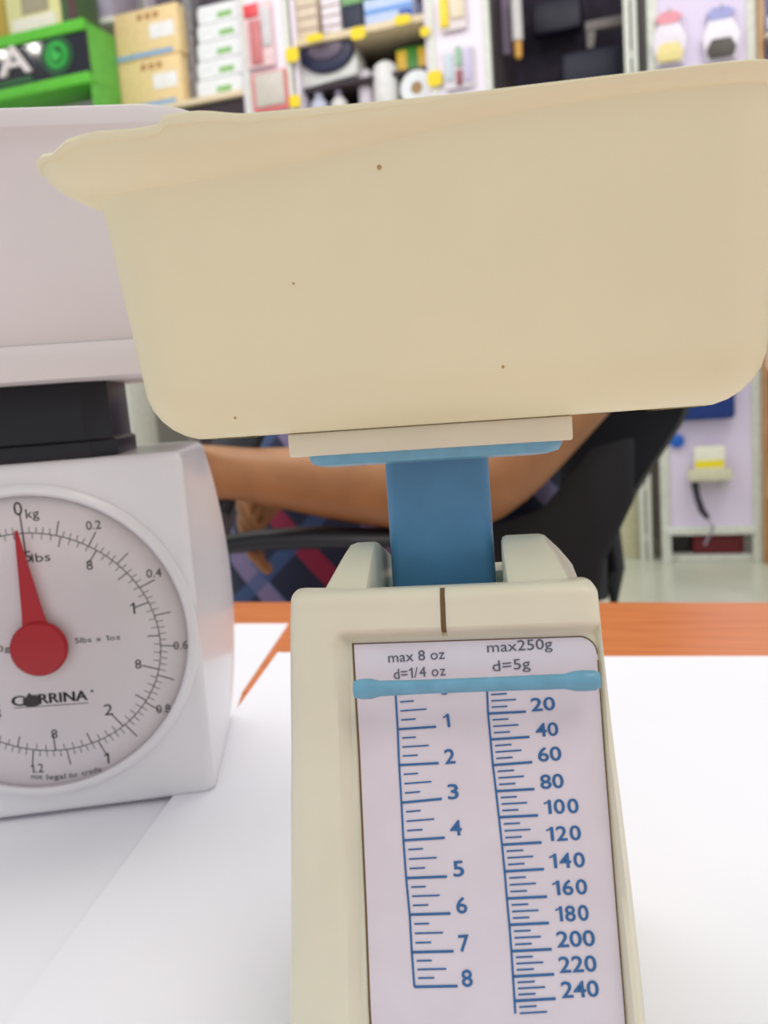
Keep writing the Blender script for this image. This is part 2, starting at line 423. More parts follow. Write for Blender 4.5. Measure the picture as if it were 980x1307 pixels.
# stem, blue plate, cream foot, tray
def rl(hx, hy, r, z, cx=0, cy=0): return [(x, y, z) for x, y in rrect(hx, hy, r, cx, cy)]
MB().loft([rl(.0155, .0085, .003, .09), rl(.0155, .0085, .003, .12), rl(.0151, .0083, .003, .1625), rl(.0151, .0083, .003, .164)]).build('stem', m_blue, fs)
MB().loft([rl(.0315, .027, .006, .1628, .0008), rl(.0338, .0293, .007, .1636, .0008), rl(.0347, .030, .007, .1652, .0008), rl(.0347, .030, .007, .1664, .0008)]).build('support_plate', m_blue2, fs)
MB().box(-.0377, .0378, -.031, .031, .1664, .1728).build('tray_foot', m_cream, fs, bevel=.0006)
# tray
N = 30
def outline(a0, a1, hy, r):
    return rrect((a0+a1)/2, hy, r, (a1-a0)/2, 0, 10)
loops = []
def dens(l):
    out = []
    for i in range(len(l)):
        p, q = Vector(l[i]), Vector(l[(i+1) % len(l)]); k = max(1, int((q-p).length/.0016))
        out += [p.lerp(q, j/k) for j in range(k)]
    return out
base = dens(outline(.0800, .0905, .052, .019))
cen = Vector((.006, 0))
def nrm_at(i):
    p, q = base[i-1], base[(i+1) % len(base)]; d = q-p; return Vector((d.y, -d.x)).normalized()
NR = [nrm_at(i) for i in range(len(base))]
ZB = .1728
# rounded bottom corner
def ring(inset, z): return [(p.x-n.x*inset, p.y-n.y*inset, z) for p, n in zip(base, NR)]
def rim(p, n):
    lf = sm(.25, 1, -n.x)
    bump = 0
    xq = p.x+n.x*.010-.001
    bump = .0017*(1-sm(-.0862, -.0842, xq)) + .0017*sm(-.0826, -.0806, xq)*(1-sm(-.0745, -.062, xq)) + .0021*sm(-.0560, -.0540, xq)*(1-sm(-.0475, -.034, xq)) if p.y < .01 else 0
    near = 1 if p.y < 0 else .3
    ex = .0028+.0108*lf+.004*sm(.02, -.055, p.x)*(1-lf)
    zr = .2432-.0085*sm(.05, -.065, p.x)       # where the flange leaves the wall
    zt = .2470-.0038*sm(-.045, -.095, p.x)+bump*near+.0008*math.sin(p.x*170)*sm(-.02, -.06, p.x)*.6
    return ex, zr, zt
rnd = .0165
prof = [ring(.034, ZB-.0002), ring(rnd+.0065, ZB)]
for i in range(1, 8):
    a = i/7*PI/2; prof.append(ring(.0055+rnd*(1-math.sin(a)), ZB+rnd*.95*(1-math.cos(a))))
for t in (.15, .3, .45, .6, .75, .9, .97):
    l = []
    for p, n in zip(base, NR):
        ex, zr, zt = rim(p, n); z0 = ZB+rnd*.95; l.append((p.x-n.x*.0055*(1-t), p.y-n.y*.0055*(1-t), z0+(zr-z0)*t))
    prof.append(l)
for t, e in ((0, .03), (.06, .25), (.18, .42), (.34, .66), (.52, .86), (.72, .98), (.80, 1.0), (.82, 1.06), (.92, 1.10), (1.0, 1.04)):
    l = []
    for p, n in zip(base, NR):
        ex, zr, zt = rim(p, n); l.append((p.x+n.x*ex*e, p.y+n.y*ex*e, zr+(zt-zr)*t))
    prof.append(l)
# turn over the lip and go back down the inside
th = .0016
inn = []
for k, l in enumerate(reversed(prof[1:])):
    inn.append([(x-n.x*th, y-n.y*th, z+(th*.2 if k < 3 else th*.6)) for (x, y, z), n in zip(l, NR)])
tr = MB().loft(prof+inn).build('weighing_tray', m_tray, fs)
# ---- specks on tray
m_speck = mat('brown_speck', (190, 156, 104), .8)
for (px, py, r) in ((642, 468, 2.2), (486, 217, 3.2), (296, 534, 2), (375, 362, 1.6)):
    p = FS.L(px, py, -.0487); t_ = (p.z-ZB-rnd*.95)/(.24-ZB-rnd*.95); MB().lathe([(r/F*.2, 0), (r/F*.2, .0003)], (p.x, -.052+.0055*(1-max(-.1, t_)), p.z), 'y', 8).build('speck', m_speck, tr)
p = FS.L(238, 171, -.0548); MB().lathe([(.0011, 0), (.0013, .0004), (.0004, .0009)], (p.x, p.y, p.z), 'y', 10, (1.5, .8)).build('stain', m_speck, tr)
# (specks sit in the skin of the plastic)

# ================================================================== LEFT SCALE
ls = thing('dial_scale', 'white dial scale with red needle and white bowl, left', 'scale', LS)
CX = -.0085; HWL = .0712
def lbody(z, inset=0, zs=0):
    bul = math.sin(max(0, min(1, z/.165))*PI)**.7
    out = []
    wf = HWL-inset; wr = HWL+.0005+.0105*bul-inset*1.2; yf = 0+inset*.8; yr = .105-inset
    r = .005
    for i in range(13): out.append((CX-wf+r+(2*wf-2*r)*i/12, yf, z+zs))
    for i in range(1, 7): a = i/6*PI/2; out.append((CX+wf-r+r*math.sin(a), yf+r*(1-math.cos(a)), z+zs))
    for i in range(1, 13): t = i/12; out.append((CX+wf+(wr-wf)*math.sin(t*PI/2), yf+r+(yr-.012-yf-r)*t, z+zs))
    for i in range(1, 7): a = i/6*PI/2; out.append((CX+wr-.012+.012*math.cos(a), yr-.012+.012*math.sin(a), z+zs))
    n = len(out); right = out[13:n]
    for (x, y, zz) in reversed(right): out.append((2*CX-x, y, zz))
    return out
lo = [lbody(.004, .004, -.0015), lbody(.004, .001, 0)]+[lbody(.006+.152*i/24) for i in range(25)]
for i in range(1, 6): a = i/5*PI/2; lo.append(lbody(.158, .0045*(1-math.cos(a)), .0045*math.sin(a)))
MB().loft(lo).build('body', m_white, ls)
for sx in (-.055, .055):
    for y in (.015, .09): MB().lathe([(.007, .0009), (.007, .004)], (CX+sx, y, 0)).build('foot', m_black, ls)
# bezel
DZ = .0828; DR = .0705
def ring_lathe(prof, name, m, par=ls):
    return MB().lathe(prof, (CX, 0, DZ), 'y', 96).build(name, m, par)
mb = MB(); pr = [(DR+.0006, -.002), (DR+.0004, .0012), (DR-.0012, .0030), (DR-.0030, .0034), (DR-.0042, .0026), (DR-.0046, .0012), (DR-.0046, -.002)]
lp = []
for r, h in pr+[pr[0]]: lp.append([(CX+math.cos(t*2*PI/96)*r, -h, DZ+math.sin(t*2*PI/96)*r) for t in range(96)])
mb.loft(lp, False, False).build('bezel', m_white, ls)
ring_lathe([(DR-.0044, -.002), (DR-.0044, .0009)], 'dial_card', m_dial)
DY = -.0009
def dpl(px, py): p = LS.L(px, py, DY); return (p.x, p.z)
def dprint(): P = Print(lambda x, z: DY, dpl, .00025); P.dist = .378; return P
def pol(deg, r):
    a = math.radians(deg); return (50+r*(153.7*math.sin(a)-21*math.cos(a)), 819+r*(-8*math.sin(a)-138.5*math.cos(a)))
P = dprint()
for i in range(120): P.line(pol(i*3, 1), pol(i*3+3, 1), 1.0)
K = 360/2.268
for i in range(113):
    kg = i*.02; r = 1.055; w = .8
    if i % 5 == 0: r = 1.14; w = 1.2
    if i % 10 == 0: r = 1.15; w = 1.3
    if i == 0: r = 1.19; w = 1.6
    P.line(pol(kg*K, 1), pol(kg*K, r), w)
for i in range(80):
    r = .945; w = .8
    if i % 4 == 0: r = .90; w = 1.2
    if i % 8 == 0: r = .86; w = 1.4
    if i == 0: r = .80; w = 1.7
    P.line(pol(i*4.5, 1), pol(i*4.5, r), w)
P.m.build('dial_ticks', m_dialink, ls, smooth=False, fix=False)
P = dprint()
def ctext(t, x, y, w, cap, dy=-.09): P.text(t, (x-w/2, y+cap/2+w*.045), (x+w/2, y+cap/2-w*.045), cap); P.flush('dial_number', m_dialink, ls)
for t, x, y, w, c in (('0', 24, 649, 11, 17), ('kg', 42, 655, 17, 12), ('5', 36, 710, 10, 14), ('lbs', 53, 711, 24, 11), ('0.2', 120, 670, 19, 11), ('8', 115, 721, 8, 12), ('0.4', 197, 731, 19, 11), ('1', 170, 776, 6, 15),
                      ('0.6', 231, 823, 18, 11), ('8', 177, 847, 8, 12), ('0.8', 209, 904, 18, 11), ('2', 139, 905, 11, 15), ('1', 137, 967, 6, 15), ('1.2', 48, 980, 16, 12), ('8', 70, 936, 8, 12), ('3', -3, 910, 10, 14)):
    ctext(t, x, y, w, c)
for k in range(7, 12):
    x, y = pol(k*.2*K, 1.26); ctext('%.1f' % (k*.2), x, y, 17, 11)
for deg, t in ((252, '8'), (288, '4'), (324, '8')):
    x, y = pol(deg, .76); ctext(t, x, y, 9, 13)
P.text('5lbs x 1oz', (96, 821), (154, 816), 7); P.flush('dial_lettering', m_dialink, ls); P.text('1kg x 10g', (-52, 835), (13, 831), 8); P.flush('dial_lettering', m_dialink, ls)
letters = 'not legal for trade'
xs = 40
tx = [(40, 993.5), (54, 994), (64, 994.5), (84, 993), (92, 992.5), (102, 991), (110, 989.5), (132, 984)]
P.text('not', tx[0], (54, 994.5), 7); P.text('legal', (60, 994.8), (84, 993.5), 7); P.text('for', (89, 993), (100, 991), 7); P.text('trade', (105, 990), (130, 984), 7); P.flush('dial_lettering', m_dialink, ls)
P.text('C', (15, 901), (31, 900), 13); P.text('RRINA', (50, 898), (111, 893), 13)
for dx in (.5, 1.0, 1.4): P.text('C', (15+dx, 901.3), (31+dx, 900.3), 13.3); P.text('RRINA', (50+dx, 898.3), (111+dx, 893.3), 13.3)
P.line((18, 903.5), (113, 897), .9)
P.add([dpl(*q) for q in [(30, 900), (29, 892), (34, 889), (37, 884), (41, 887), (48, 887), (52, 892), (51, 899), (44, 902), (36, 902)]], [tuple(range(10))])
P.line((116, 882), (119, 881.6), 3)
P.m.build('dial_lettering', m_dialink, ls, smooth=False, fix=False)
# needle
h = LS.L(50, 828, -.006)
tip = LS.L(21, 677, -.0045); nd = (tip-h); nd.y = 0; s_ = Vector((-nd.z, 0, nd.x)).normalized()
L0 = nd.normalized()*.0085
mb = MB(); mb.loft([[h+L0*1+s_*.0050+Vector((0, dy, 0)) if False else Vector((0, dy, 0))+q for q in (h+L0*.6+s_*.0062, h+L0*1.9+s_*.0044, h+nd+s_*.0006, h+nd-s_*.0006, h+L0*1.9-s_*.0044, h+L0*.6-s_*.0062)] for dy in (.0, .0012)])
ndl = mb.build('needle', m_red, ls, bevel=.0002)
MB().lathe([(.0122, -.001), (.0122, .0006), (.0112, .0018), (.006, .0024), (.001, .0026)], (h.x, h.y, h.z), 'y', 40).build('hub', m_red, ndl)
MB().lathe([(.002, 0), (.002, .006)], (h.x, -.001, h.z), 'y', 16).build('spindle', m_red, ndl)
# clear cover
R0 = DR-.0046
cv = [(R0, .0012)]+[(R0*math.cos(a), .0012+.0108*math.sin(a)) for a in (.35, .6, .85, 1.1, 1.35, 1.52)]
MB().loft([[(CX+math.cos(t*2*PI/64)*r, -hh, DZ+math.sin(t*2*PI/64)*r) for t in range(64)] for r, hh in cv], False, True).build('clear_cover', m_clear, ls)
# black neck
c = .0085
def oct_(w, y0, y1, ch, z): return [(CX-w+ch, y0, z), (CX+w-ch, y0, z), (CX+w, y0+ch, z), (CX+w, y1-ch, z), (CX+w-ch, y1, z), (CX-w+ch, y1, z), (CX-w, y1-ch, z), (CX-w, y0+ch, z)]
nk = MB().loft([oct_(.0425, .004, .080, .010, .1615), oct_(.0425, .004, .080, .010, .1695), oct_(.0408, .006, .078, .010, .1702), oct_(.0404, .006, .078, .010, .1960)])
nk.build('neck', m_black, ls, bevel=.0006)
# bowl carrier and bowl
def rloop(hx, hy, r, z): return [(x, y, z) for x, y in rrect(hx, hy, r, CX+.002, .045, 10)]
MB().loft([rloop(.082, .062, .02, .1958), rloop(.086, .066, .022, .1966), rloop(.087, .067, .022, .2060), rloop(.0864, .0664, .022, .2085), rloop(.0850, .0650, .02, .2102), rloop(.0825, .0625, .02, .2110), rloop(.0800, .0600, .02, .2112)]).build('bowl_base', m_whitetray, ls)
prf = [(.074, .054, .2112), (.0815, .0615, .2112), (.0828, .0628, .220), (.0865, .067, .255), (.0890, .070, .288), (.0902, .0712, .2905), (.0925, .0737, .292), (.0930, .0742, .2955), (.0922, .0734, .2985), (.0900, .0712, .2995), (.0875, .0687, .298), (.0855, .0667, .285), (.083, .064, .255), (.0795, .0605, .222), (.070, .051, .2140)]
MB().loft([rloop(a, b, .022, z) for a, b, z in prf]).build('bowl', m_whitetray, ls)

# ================================================================== PERSON AND CHAIR
def skinned(name, nodes, edges, root, m, parent=None, sub=2, smooth=True):
    """nodes: list of (pos, radius or (rx,ry)); grown with a Skin modifier"""
    me = bpy.data.meshes.new(name); me.from_pydata([tuple(n[0]) for n in nodes], edges, [])
    o = bpy.data.objects.new(name, me); COL.objects.link(o); me.materials.append(m)
    md = o.modifiers.new('skin', 'SKIN'); md.use_smooth_shade = True; md.branch_smoothing = .6
    if not me.skin_vertices:
        bpy.context.view_layer.objects.active = o
    sv = me.skin_vertices[0].data
    for i, n in enumerate(nodes):
        r = n[1]; sv[i].radius = r if isinstance(r, tuple) else (r, r); sv[i].use_root = (i == root)
    sd = o.modifiers.new('sub', 'SUBSURF'); sd.levels = sub; sd.render_levels = sub
    if parent: o.parent = parent
    return o
PO = Vector((0.18, 1.22, 0))
person = thing('person', 'seated person in navy checked clothes with bent bare forearm, behind the desk', 'person', loc=PO)
def pw(px, py, Y): return at(px, py, Y)-PO
pel = pw(560, 800, 1.27); pel.z = .57
shL = pw(790, 430, 1.06); shR = pw(520, 440, 1.34)
neck = (shL+shR)/2+Vector((0, 0, .045))
elL = pw(602, 630, .985); haL = pw(272, 603, .965)
elR = pw(440, 560, 1.22); haR = pw(340, 632, 1.10)
headc = Vector((at(640, 0, 1.16).x-PO.x, -.05, 1.168))
belly = pw(505, 640, 1.30); chest = (shL+shR)/2+Vector((0, 0, -.13))
knL = Vector((-.34, -.10, .58)); anL = Vector((-.36, -.02, .09)); toL = Vector((-.50, -.07, .04))
knR = Vector((-.30, .14, .70)); anR = Vector((-.50, .12, .34)); toR = Vector((-.63, .05, .30))
nodes = [(pel, (.13, .11)), (belly, (.13, .12)), (chest, (.12, .10)), (neck, .05), (neck.lerp(headc, .42), .052),      # 0-4
         (shL, .055), (elL, .060), (elL.lerp(haL, .3), .053), (haL.lerp(elL, .12), .034), (haL, .03),                    # 5-9
         (shR, .055), (elR, .044), (elR.lerp(haR, .4), .040), (haR.lerp(elR, .15), .026), (haR, .03),                     # 10-14
         (pel+Vector((-.05, -.09, 0)), .09), (knL, .06), (anL, .036), (anL+Vector((-.01, 0, -.045)), .034), (toL, .028),  # 15-19
         (pel+Vector((-.05, .09, .03)), .09), (knR, .06), (anR, .036), (anR+Vector((-.02, 0, -.04)), .034), (toR, .028)]  # 20-24
edges = [(0, 1), (1, 2), (2, 3), (3, 4), (2, 5), (5, 6), (6, 7), (7, 8), (8, 9), (2, 10), (10, 11), (11, 12), (12, 13), (13, 14),
         (0, 15), (15, 16), (16, 17), (17, 18), (18, 19), (0, 20), (20, 21), (21, 22), (22, 23), (23, 24)]
def fingers(wi, hand, wrist, other):
    d = (hand-wrist).normalized(); up = Vector((0, 0, 1)); sd = d.cross(up).normalized(); upn = sd.cross(d).normalized()
    for k, (off, ln) in enumerate(((-.026, .062), (-.009, .073), (.009, .068), (.025, .052))):
        b = hand+d*.028+upn*off; n = len(nodes)
        nodes.extend([(b, .0095), (b+d*ln*.45+sd*other*.012-upn*.012, .0088), (b+d*ln*.65+sd*other*.026-upn*.030, .0078), (b+d*ln*.55+sd*other*.032-upn*.048, .007)])
        edges.extend([(wi, n), (n, n+1), (n+1, n+2), (n+2, n+3)])
    n = len(nodes); b = hand+upn*.012+sd*other*.018
    nodes.extend([(b, .012), (b+d*.022+upn*.004+sd*other*.022, .0105), (b+d*.042-upn*.004+sd*other*.036, .009)])
    edges.extend([(wi, n), (n, n+1), (n+1, n+2)])
fingers(9, haL, nodes[8][0], 1); fingers(14, haR, nodes[13][0], -1)
skinned('body', nodes, edges, 0, m_skin, person)
# head shaped as rings: chin, jaw, cheeks, brow, crown
hd = MB(); hy = math.radians(-42)        # faces the camera's left
def hring(z, rx, ry, oy): 
    out = []
    for t in range(28):
        a = t*2*PI/28; x = math.cos(a)*rx; y = math.sin(a)*ry+oy
        fr = max(0, -math.sin(a))
        nose = math.exp(-(((a-1.5*PI)/.16)**2))
        eye = sum(math.exp(-(((a-1.5*PI-s)/.22)**2)) for s in (-.48, .48))
        if -.045 < z < .005: y -= nose*(.024-.4*abs(z+.03))
        if abs(z-.005) < .02: y += eye*.008
        if abs(z+.062) < .014: y -= math.exp(-(((a-1.5*PI)/.4)**2))*.006
        out.append((x*math.cos(hy)-y*math.sin(hy), x*math.sin(hy)+y*math.cos(hy), z))
    return out
HR = [(-.118, .018, .020, -.055), (-.112, .035, .036, -.045), (-.095, .052, .062, -.024), (-.075, .060, .078, -.012), (-.062, .063, .082, -.008), (-.045, .066, .085, -.004), (-.030, .068, .087, -.002), (-.015, .070, .089, 0), (.005, .071, .090, 0),
      (.022, .073, .093, 0), (.045, .074, .095, .002), (.07, .070, .090, .004), (.092, .058, .075, .006), (.108, .038, .050, .008), (.115, .015, .02, .008)]
hv = hd.loft([[(x+headc.x, y+headc.y, z+headc.z) for x, y, z in hring(*q)] for q in HR])
for s in (-1, 1):
    ex = Matrix.Rotation(hy, 3, 'Z') @ Vector((s*.073, .008, -.01))
    hd.lathe([(.006, -.01), (.017, -.004), (.019, .004), (.012, .01)], (headc.x+ex.x, headc.y+ex.y, headc.z-.01), 'y', 14, (.6, 1.5))
hob = hd.build('head', m_skin, person)
for s in (-1, 1):
    e = Matrix.Rotation(hy, 3, 'Z') @ Vector((s*.031, -.0725, .005))
    MB().lathe([(.002, -.011), (.009, -.007), (.0115, 0), (.009, .007), (.002, .011)], headc+e, 'z', 14).build('eye', pm((235, 230, 225), .2), hob)
    Q = Matrix.Rotation(hy, 3, 'Z'); e2 = headc+Q @ Vector((s*.031, -.0815, .004))
    MB().lathe([(.001, -.0048), (.0042, -.003), (.0052, 0), (.0042, .003), (.001, .0048)], e2, 'z', 12).build('iris', pm((40, 24, 18), .2), hob)
    MB().tube([headc+Q @ Vector((s*x, -.0845+abs(x-.031)*.25, .0125-abs(x-.031)*.25)) for x in (.017, .024, .031, .038, .045)], [.002, .0042, .005, .0042, .002], 8).build('eyelid', m_skin, hob)
    MB().tube([headc+Q @ Vector((s*x, -.0875+abs(x-.031)*.3, .026-abs(x-.033)*.3)) for x in (.014, .024, .033, .042, .050)], [.0015, .003, .0032, .0028, .0012], 8).build('eyebrow', m_hair, hob)
mo = Matrix.Rotation(hy, 3, 'Z') @ Vector((0, -.091, -.062))
MB().tube([headc+mo+Matrix.Rotation(hy, 3, 'Z') @ Vector((x, abs(x)*.35, 0)) for x in (-.024, -.01, 0, .01, .024)], [.002, .0055, .006, .0055, .002], 8).build('lips', pm((140, 74, 62), .5), hob)
hr = MB(); HH = [(-.03, .0735, .070, .030), (.02, .077, .080, .022), (.045, .080, .092, .012), (.07, .077, .095, .008), (.095, .064, .082, .008), (.113, .042, .056, .010), (.121, .016, .022, .010)]
hl = []
for z, rx, ry, oy in HH:
    l = []
    for t in range(28):
        a = t*2*PI/28; x = math.cos(a)*rx; y = math.sin(a)*ry+oy
        l.append((x*math.cos(hy)-y*math.sin(hy)+headc.x, x*math.sin(hy)+y*math.cos(hy)+headc.y, z+headc.z))
    hl.append(l)
hr.loft(hl).build('hair', m_hair, person)
# shirt: torso with short sleeves, slightly larger than the body
sh = MB()
TR = [(.50, .00, 1.30, .22, .15), (.58, .00, 1.29, .245, .17), (.70, .00, 1.28, .25, .175), (.80, .02, 1.28, .24, .165), (.90, .06, 1.27, .215, .15), (1.0, .11, 1.25, .195, .13), (1.06, .125, 1.235, .17, .10), (1.095, .13, 1.23, .10, .075), (1.11, .13, 1.225, .06, .055)]
sh.loft([[(x-PO.x+rx_*math.cos(t)*math.cos(-.3)-ry_*math.sin(t)*math.sin(-.3)+.004*math.sin(9*t+z*20), y-PO.y+rx_*math.cos(t)*math.sin(-.3)+ry_*math.sin(t)*math.cos(-.3), z) for t in [k*2*PI/40 for k in range(40)]] for z, x, y, rx_, ry_ in TR])
for a_, b_, f_ in ((shL, elL, .25), (shR, elR, .45)):
    inn_ = a_.lerp(Vector((.13-PO.x, 1.24-PO.y, 1.0)), .45)
    sh.tube([inn_, a_, a_.lerp(b_, f_*.6), a_.lerp(b_, f_)], [.07, .072, .066, .064], 20)
sh.build('shirt', m_plaid, person)
tn = [(pel+Vector((0, 0, -.02)), (.15, .14)), (pel+Vector((-.07, -.09, 0)), .11), (knL, .085), (knL.lerp(anL, .8), .06), (pel+Vector((-.07, .09, .05)), .125), (knR, .105), (knR.lerp(anR, .8), .07)]
skinned('trousers', tn, [(0, 1), (1, 2), (2, 3), (0, 4), (4, 5), (5, 6)], 0, m_plaid, person)
for tt, an in ((toL, anL), (toR, anR)):
    skinned('shoe', [(an+Vector((.03, 0, -.055)), .036), (an+Vector((-.02, 0, -.055)), .042), (tt.lerp(an, .3), .038), (tt, .032)], [(0, 1), (1, 2), (2, 3)], 0, m_chairplastic, person)
# phone held in the hands
ph = MB().box(-.006, .006, -.037, .037, -.008, .10)
pho = ph.build('mobile_phone', m_black, bevel=.003); pho.location = at(268, 640, .985); pho.rotation_euler = (math.radians(12), math.radians(28), math.radians(50))
tag(pho, 'black phone in the hands of the seated person', 'phone')

# ---- office chair
CH = Frame((0.27, 1.30, 0), math.radians(-35))
ch = thing('office_chair', 'black office chair with the person sitting in it', 'chair', CH)
bk = [CH.L(*q, .13) for q in ((872, 530), (845, 572), (818, 612), (795, 650), (775, 690), (760, 725), (752, 760))]
rt = [(p.x, p.z) for p in bk]; cxm = -.02
zt = 1.08; zb = .58
def rx(z):
    if z >= rt[0][1]: return rt[0][0]+.03*sm(rt[0][1], zt, z)
    for (a, za), (b, zb_) in zip(rt, rt[1:]):
        if z >= zb_: return b+(a-b)*(z-zb_)/(za-zb_)
    return rt[-1][0]
lp = []
for i in range(22):
    z = zb+(zt-zb)*i/21; w = rx(z)-cxm
    if i > 17: w *= math.sqrt(max(.05, 1-((i-17)/4.3)**2))
    row = [(cxm-w+2*w*j/14, .13-.045*(1-(abs(j-7)/7)**2)*-1, z) for j in range(15)]
    lp.append(row+[(x, y+.03, zz) for x, y, zz in reversed(row)])
MB().loft(lp).build('backrest', m_chair, ch)
MB().loft([rl(.24, .23, .07, .40, -.0, -.12), rl(.26, .25, .08, .42, 0, -.12), rl(.26, .25, .08, .455, 0, -.12), rl(.24, .23, .07, .475, 0, -.12)]).build('seat', m_chair, ch)
MB().tube([(0, .10, .42), (0, .19, .45), (0, .20, .60), (0, .165, .75)], .02).build('back_post', m_chairplastic, ch)
# near armrest crosses in front of the sitter
p0 = Vector(at(262, 699, .985)); p1 = Vector(at(500, 686, .97))
def toCH(p): q = p-CH.O; return Vector((q.dot(CH.X), q.dot(CH.Y), q.z))
a, b, c_ = toCH(p0), toCH(Vector(at(400, 686, .97))), toCH(p1)
ar = MB().tube([a, a.lerp(b, .5)+Vector((0, 0, .003)), b, b.lerp(c_, .6), c_], [.010, .012, .0125, .012, .010], 14, 1.9).build('armrest', m_chairplastic, ch)
MB().tube([c_, toCH(Vector(at(560, 720, 1.0))), Vector((.20, -.12, .43)), Vector((.12, -.12, .41))], [.011, .016, .018, .018], 10, 1.6).build('arm_support', m_chairplastic, ar)
ar2 = MB().tube([Vector((-.30, -.30, .68)), Vector((-.30, -.1, .69)), Vector((-.29, .02, .68))], .014, 12, 1.9).build('armrest', m_chairplastic, ch)
MB().tube([Vector((-.30, -.1, .68)), Vector((-.29, -.1, .5)), Vector((-.14, -.1, .41))], .016, 10, 1.4).build('arm_support', m_chairplastic, ar2)
pl_ = [toCH(Vector(at(px, py, 1.075))) for px, py in ((545, 700), (690, 650), (740, 590), (752, 572), (800, 560), (800, 640), (762, 720), (750, 790), (545, 790))]
MB().loft([[p for p in pl_], [p+Vector((.006, .012, 0)) for p in pl_]]).build('side_cover', m_chair, ch, bevel=.004)
rs = toCH(Vector(at(742, 610, 1.12)))
MB().tube([rs, toCH(Vector(at(735, 690, 1.13))), toCH(Vector(at(745, 760, 1.14)))], [.018, .022, .02], 10, 1.8).build('side_bracket', m_chairplastic, ch)
MB().lathe([(.03, .06), (.03, .40)], (0, -.1, 0)).build('gas_column', m_chairplastic, ch)
for k in range(5):
    t = k*2*PI/5+.4; d = Vector((math.cos(t), math.sin(t), 0)); o_ = Vector((0, -.1, 0))
    lg = MB().tube([o_+Vector((0, 0, .10)), o_+d*.15+Vector((0, 0, .09)), o_+d*.29+Vector((0, 0, .065))], [.025, .02, .015], 8).build('leg', m_chairplastic, ch)
    w = o_+d*.29; MB().lathe([(.018, -.02), (.025, -.015), (.025, .015), (.018, .02)], (w.x, w.y, .0255), 'y', 16).build('caster', m_chairplastic, lg)

# ================================================================== SHOP FITTINGS
def R_(px0, py0, px1, py1, yl=0.0):
    """room-frame box in x,z whose front spans these pixels"""
    a = RM.L((px0+px1)/2, py0, yl); b = RM.L((px0+px1)/2, py1, yl); c = RM.L(px0, (py0+py1)/2, yl); d = RM.L(px1, (py0+py1)/2, yl)
    return c.x, d.x, b.z, a.z
def one(name, x0, x1, y0, y1, z0, z1, m, label, cat, group=None, bevel=.004):
    """thing made of one boxy mesh with its origin at the base"""
    o = MB().box((x0-x1)/2, (x1-x0)/2, (y0-y1)/2, (y1-y0)/2, 0, z1-z0).build(name, m, bevel=bevel)
    o.location = RM.O+RM.X*(x0+x1)/2+RM.Y*(y0+y1)/2+Vector((0, 0, z0)); o.rotation_euler = (0, 0, RM.yaw)
    return tag(o, label, cat, group)
def root_at(name, x0, x1, y0, y1, z0, label, cat, group=None):
    return thing(name, label, cat, RM, ((x0+x1)/2, (y0+y1)/2, z0), 0, group)
DEP = .45
# ---- right pegboard gondola
PB = thing('pegboard_stand', 'lavender pegboard stand at the right with white legs', 'display stand', RM)
x0, x1, z0, z1 = R_(840, 0, 962, 674); top_z = 3.35
MB().box(x0, x1, 0, .03, z0, top_z).build('pegboard', m_lav, PB)
for x in (x0-.02, x1-.02): MB().box(x, x+.045, -.01, .04, 0, top_z).build('upright', m_steel, PB, bevel=.003)
MB().box(x0, x1, -.02, .03, z0-.03, z0+.01).build('bottom_rail', m_steel, PB, bevel=.003)
MB().box(x0, x1, .03, .40, .0, .03).build('base_plate', m_steel, PB, bevel=.003)
def bag(px0, py0, px1, py1, top_rgb, cont_rgb, label, name='hanging_pack'):
    x0, x1, z0, z1 = R_(px0, py0, px1, py1, -.04); w = x1-x0; h = z1-z0
    t = root_at(name, x0, x1, -.04, -.04, z0, label, 'packet')
    MB().loft([[(x*w/2, y, z*h) for x, y in ((-.8, 0), (.8, 0), (.85, .03), (-.85, .03))] for z in (0, .02)]+[[(x*w/2, y, .45*h) for x, y in ((-1, -.015), (1, -.015), (1, .035), (-1, .035))]]+[[(x*w/2, y, .82*h) for x, y in ((-.55, .01), (.55, .01), (.55, .025), (-.55, .025))]]).build('clear_bag', pm((236, 228, 236), .2), t)
    MB().loft([[(x*w/2, y, z*h) for x, y in ((-.85*k, -.02), (.85*k, -.02), (.85*k, -.005), (-.85*k, -.005))] for z, k in ((.03, .8), (.2, 1), (.38, .7))]).build('contents', pm(cont_rgb, .5), t, bevel=.004)
    MB().loft([[(x*w/2, y, z*h) for x, y in ((-k, -.004), (k, -.004), (k, .012), (-k, .012))] for z, k in ((.78, .5), (.9, .8), (1, .35))]).build('header_card', pm(top_rgb, .5), t)
    MB().tube([(0, .06, .93*h), (0, -.03, .93*h)], .004).build('hook', m_steel, PB).matrix_world = Matrix.Translation(t.location-PB.location) if False else Matrix.Identity(4)
    return t
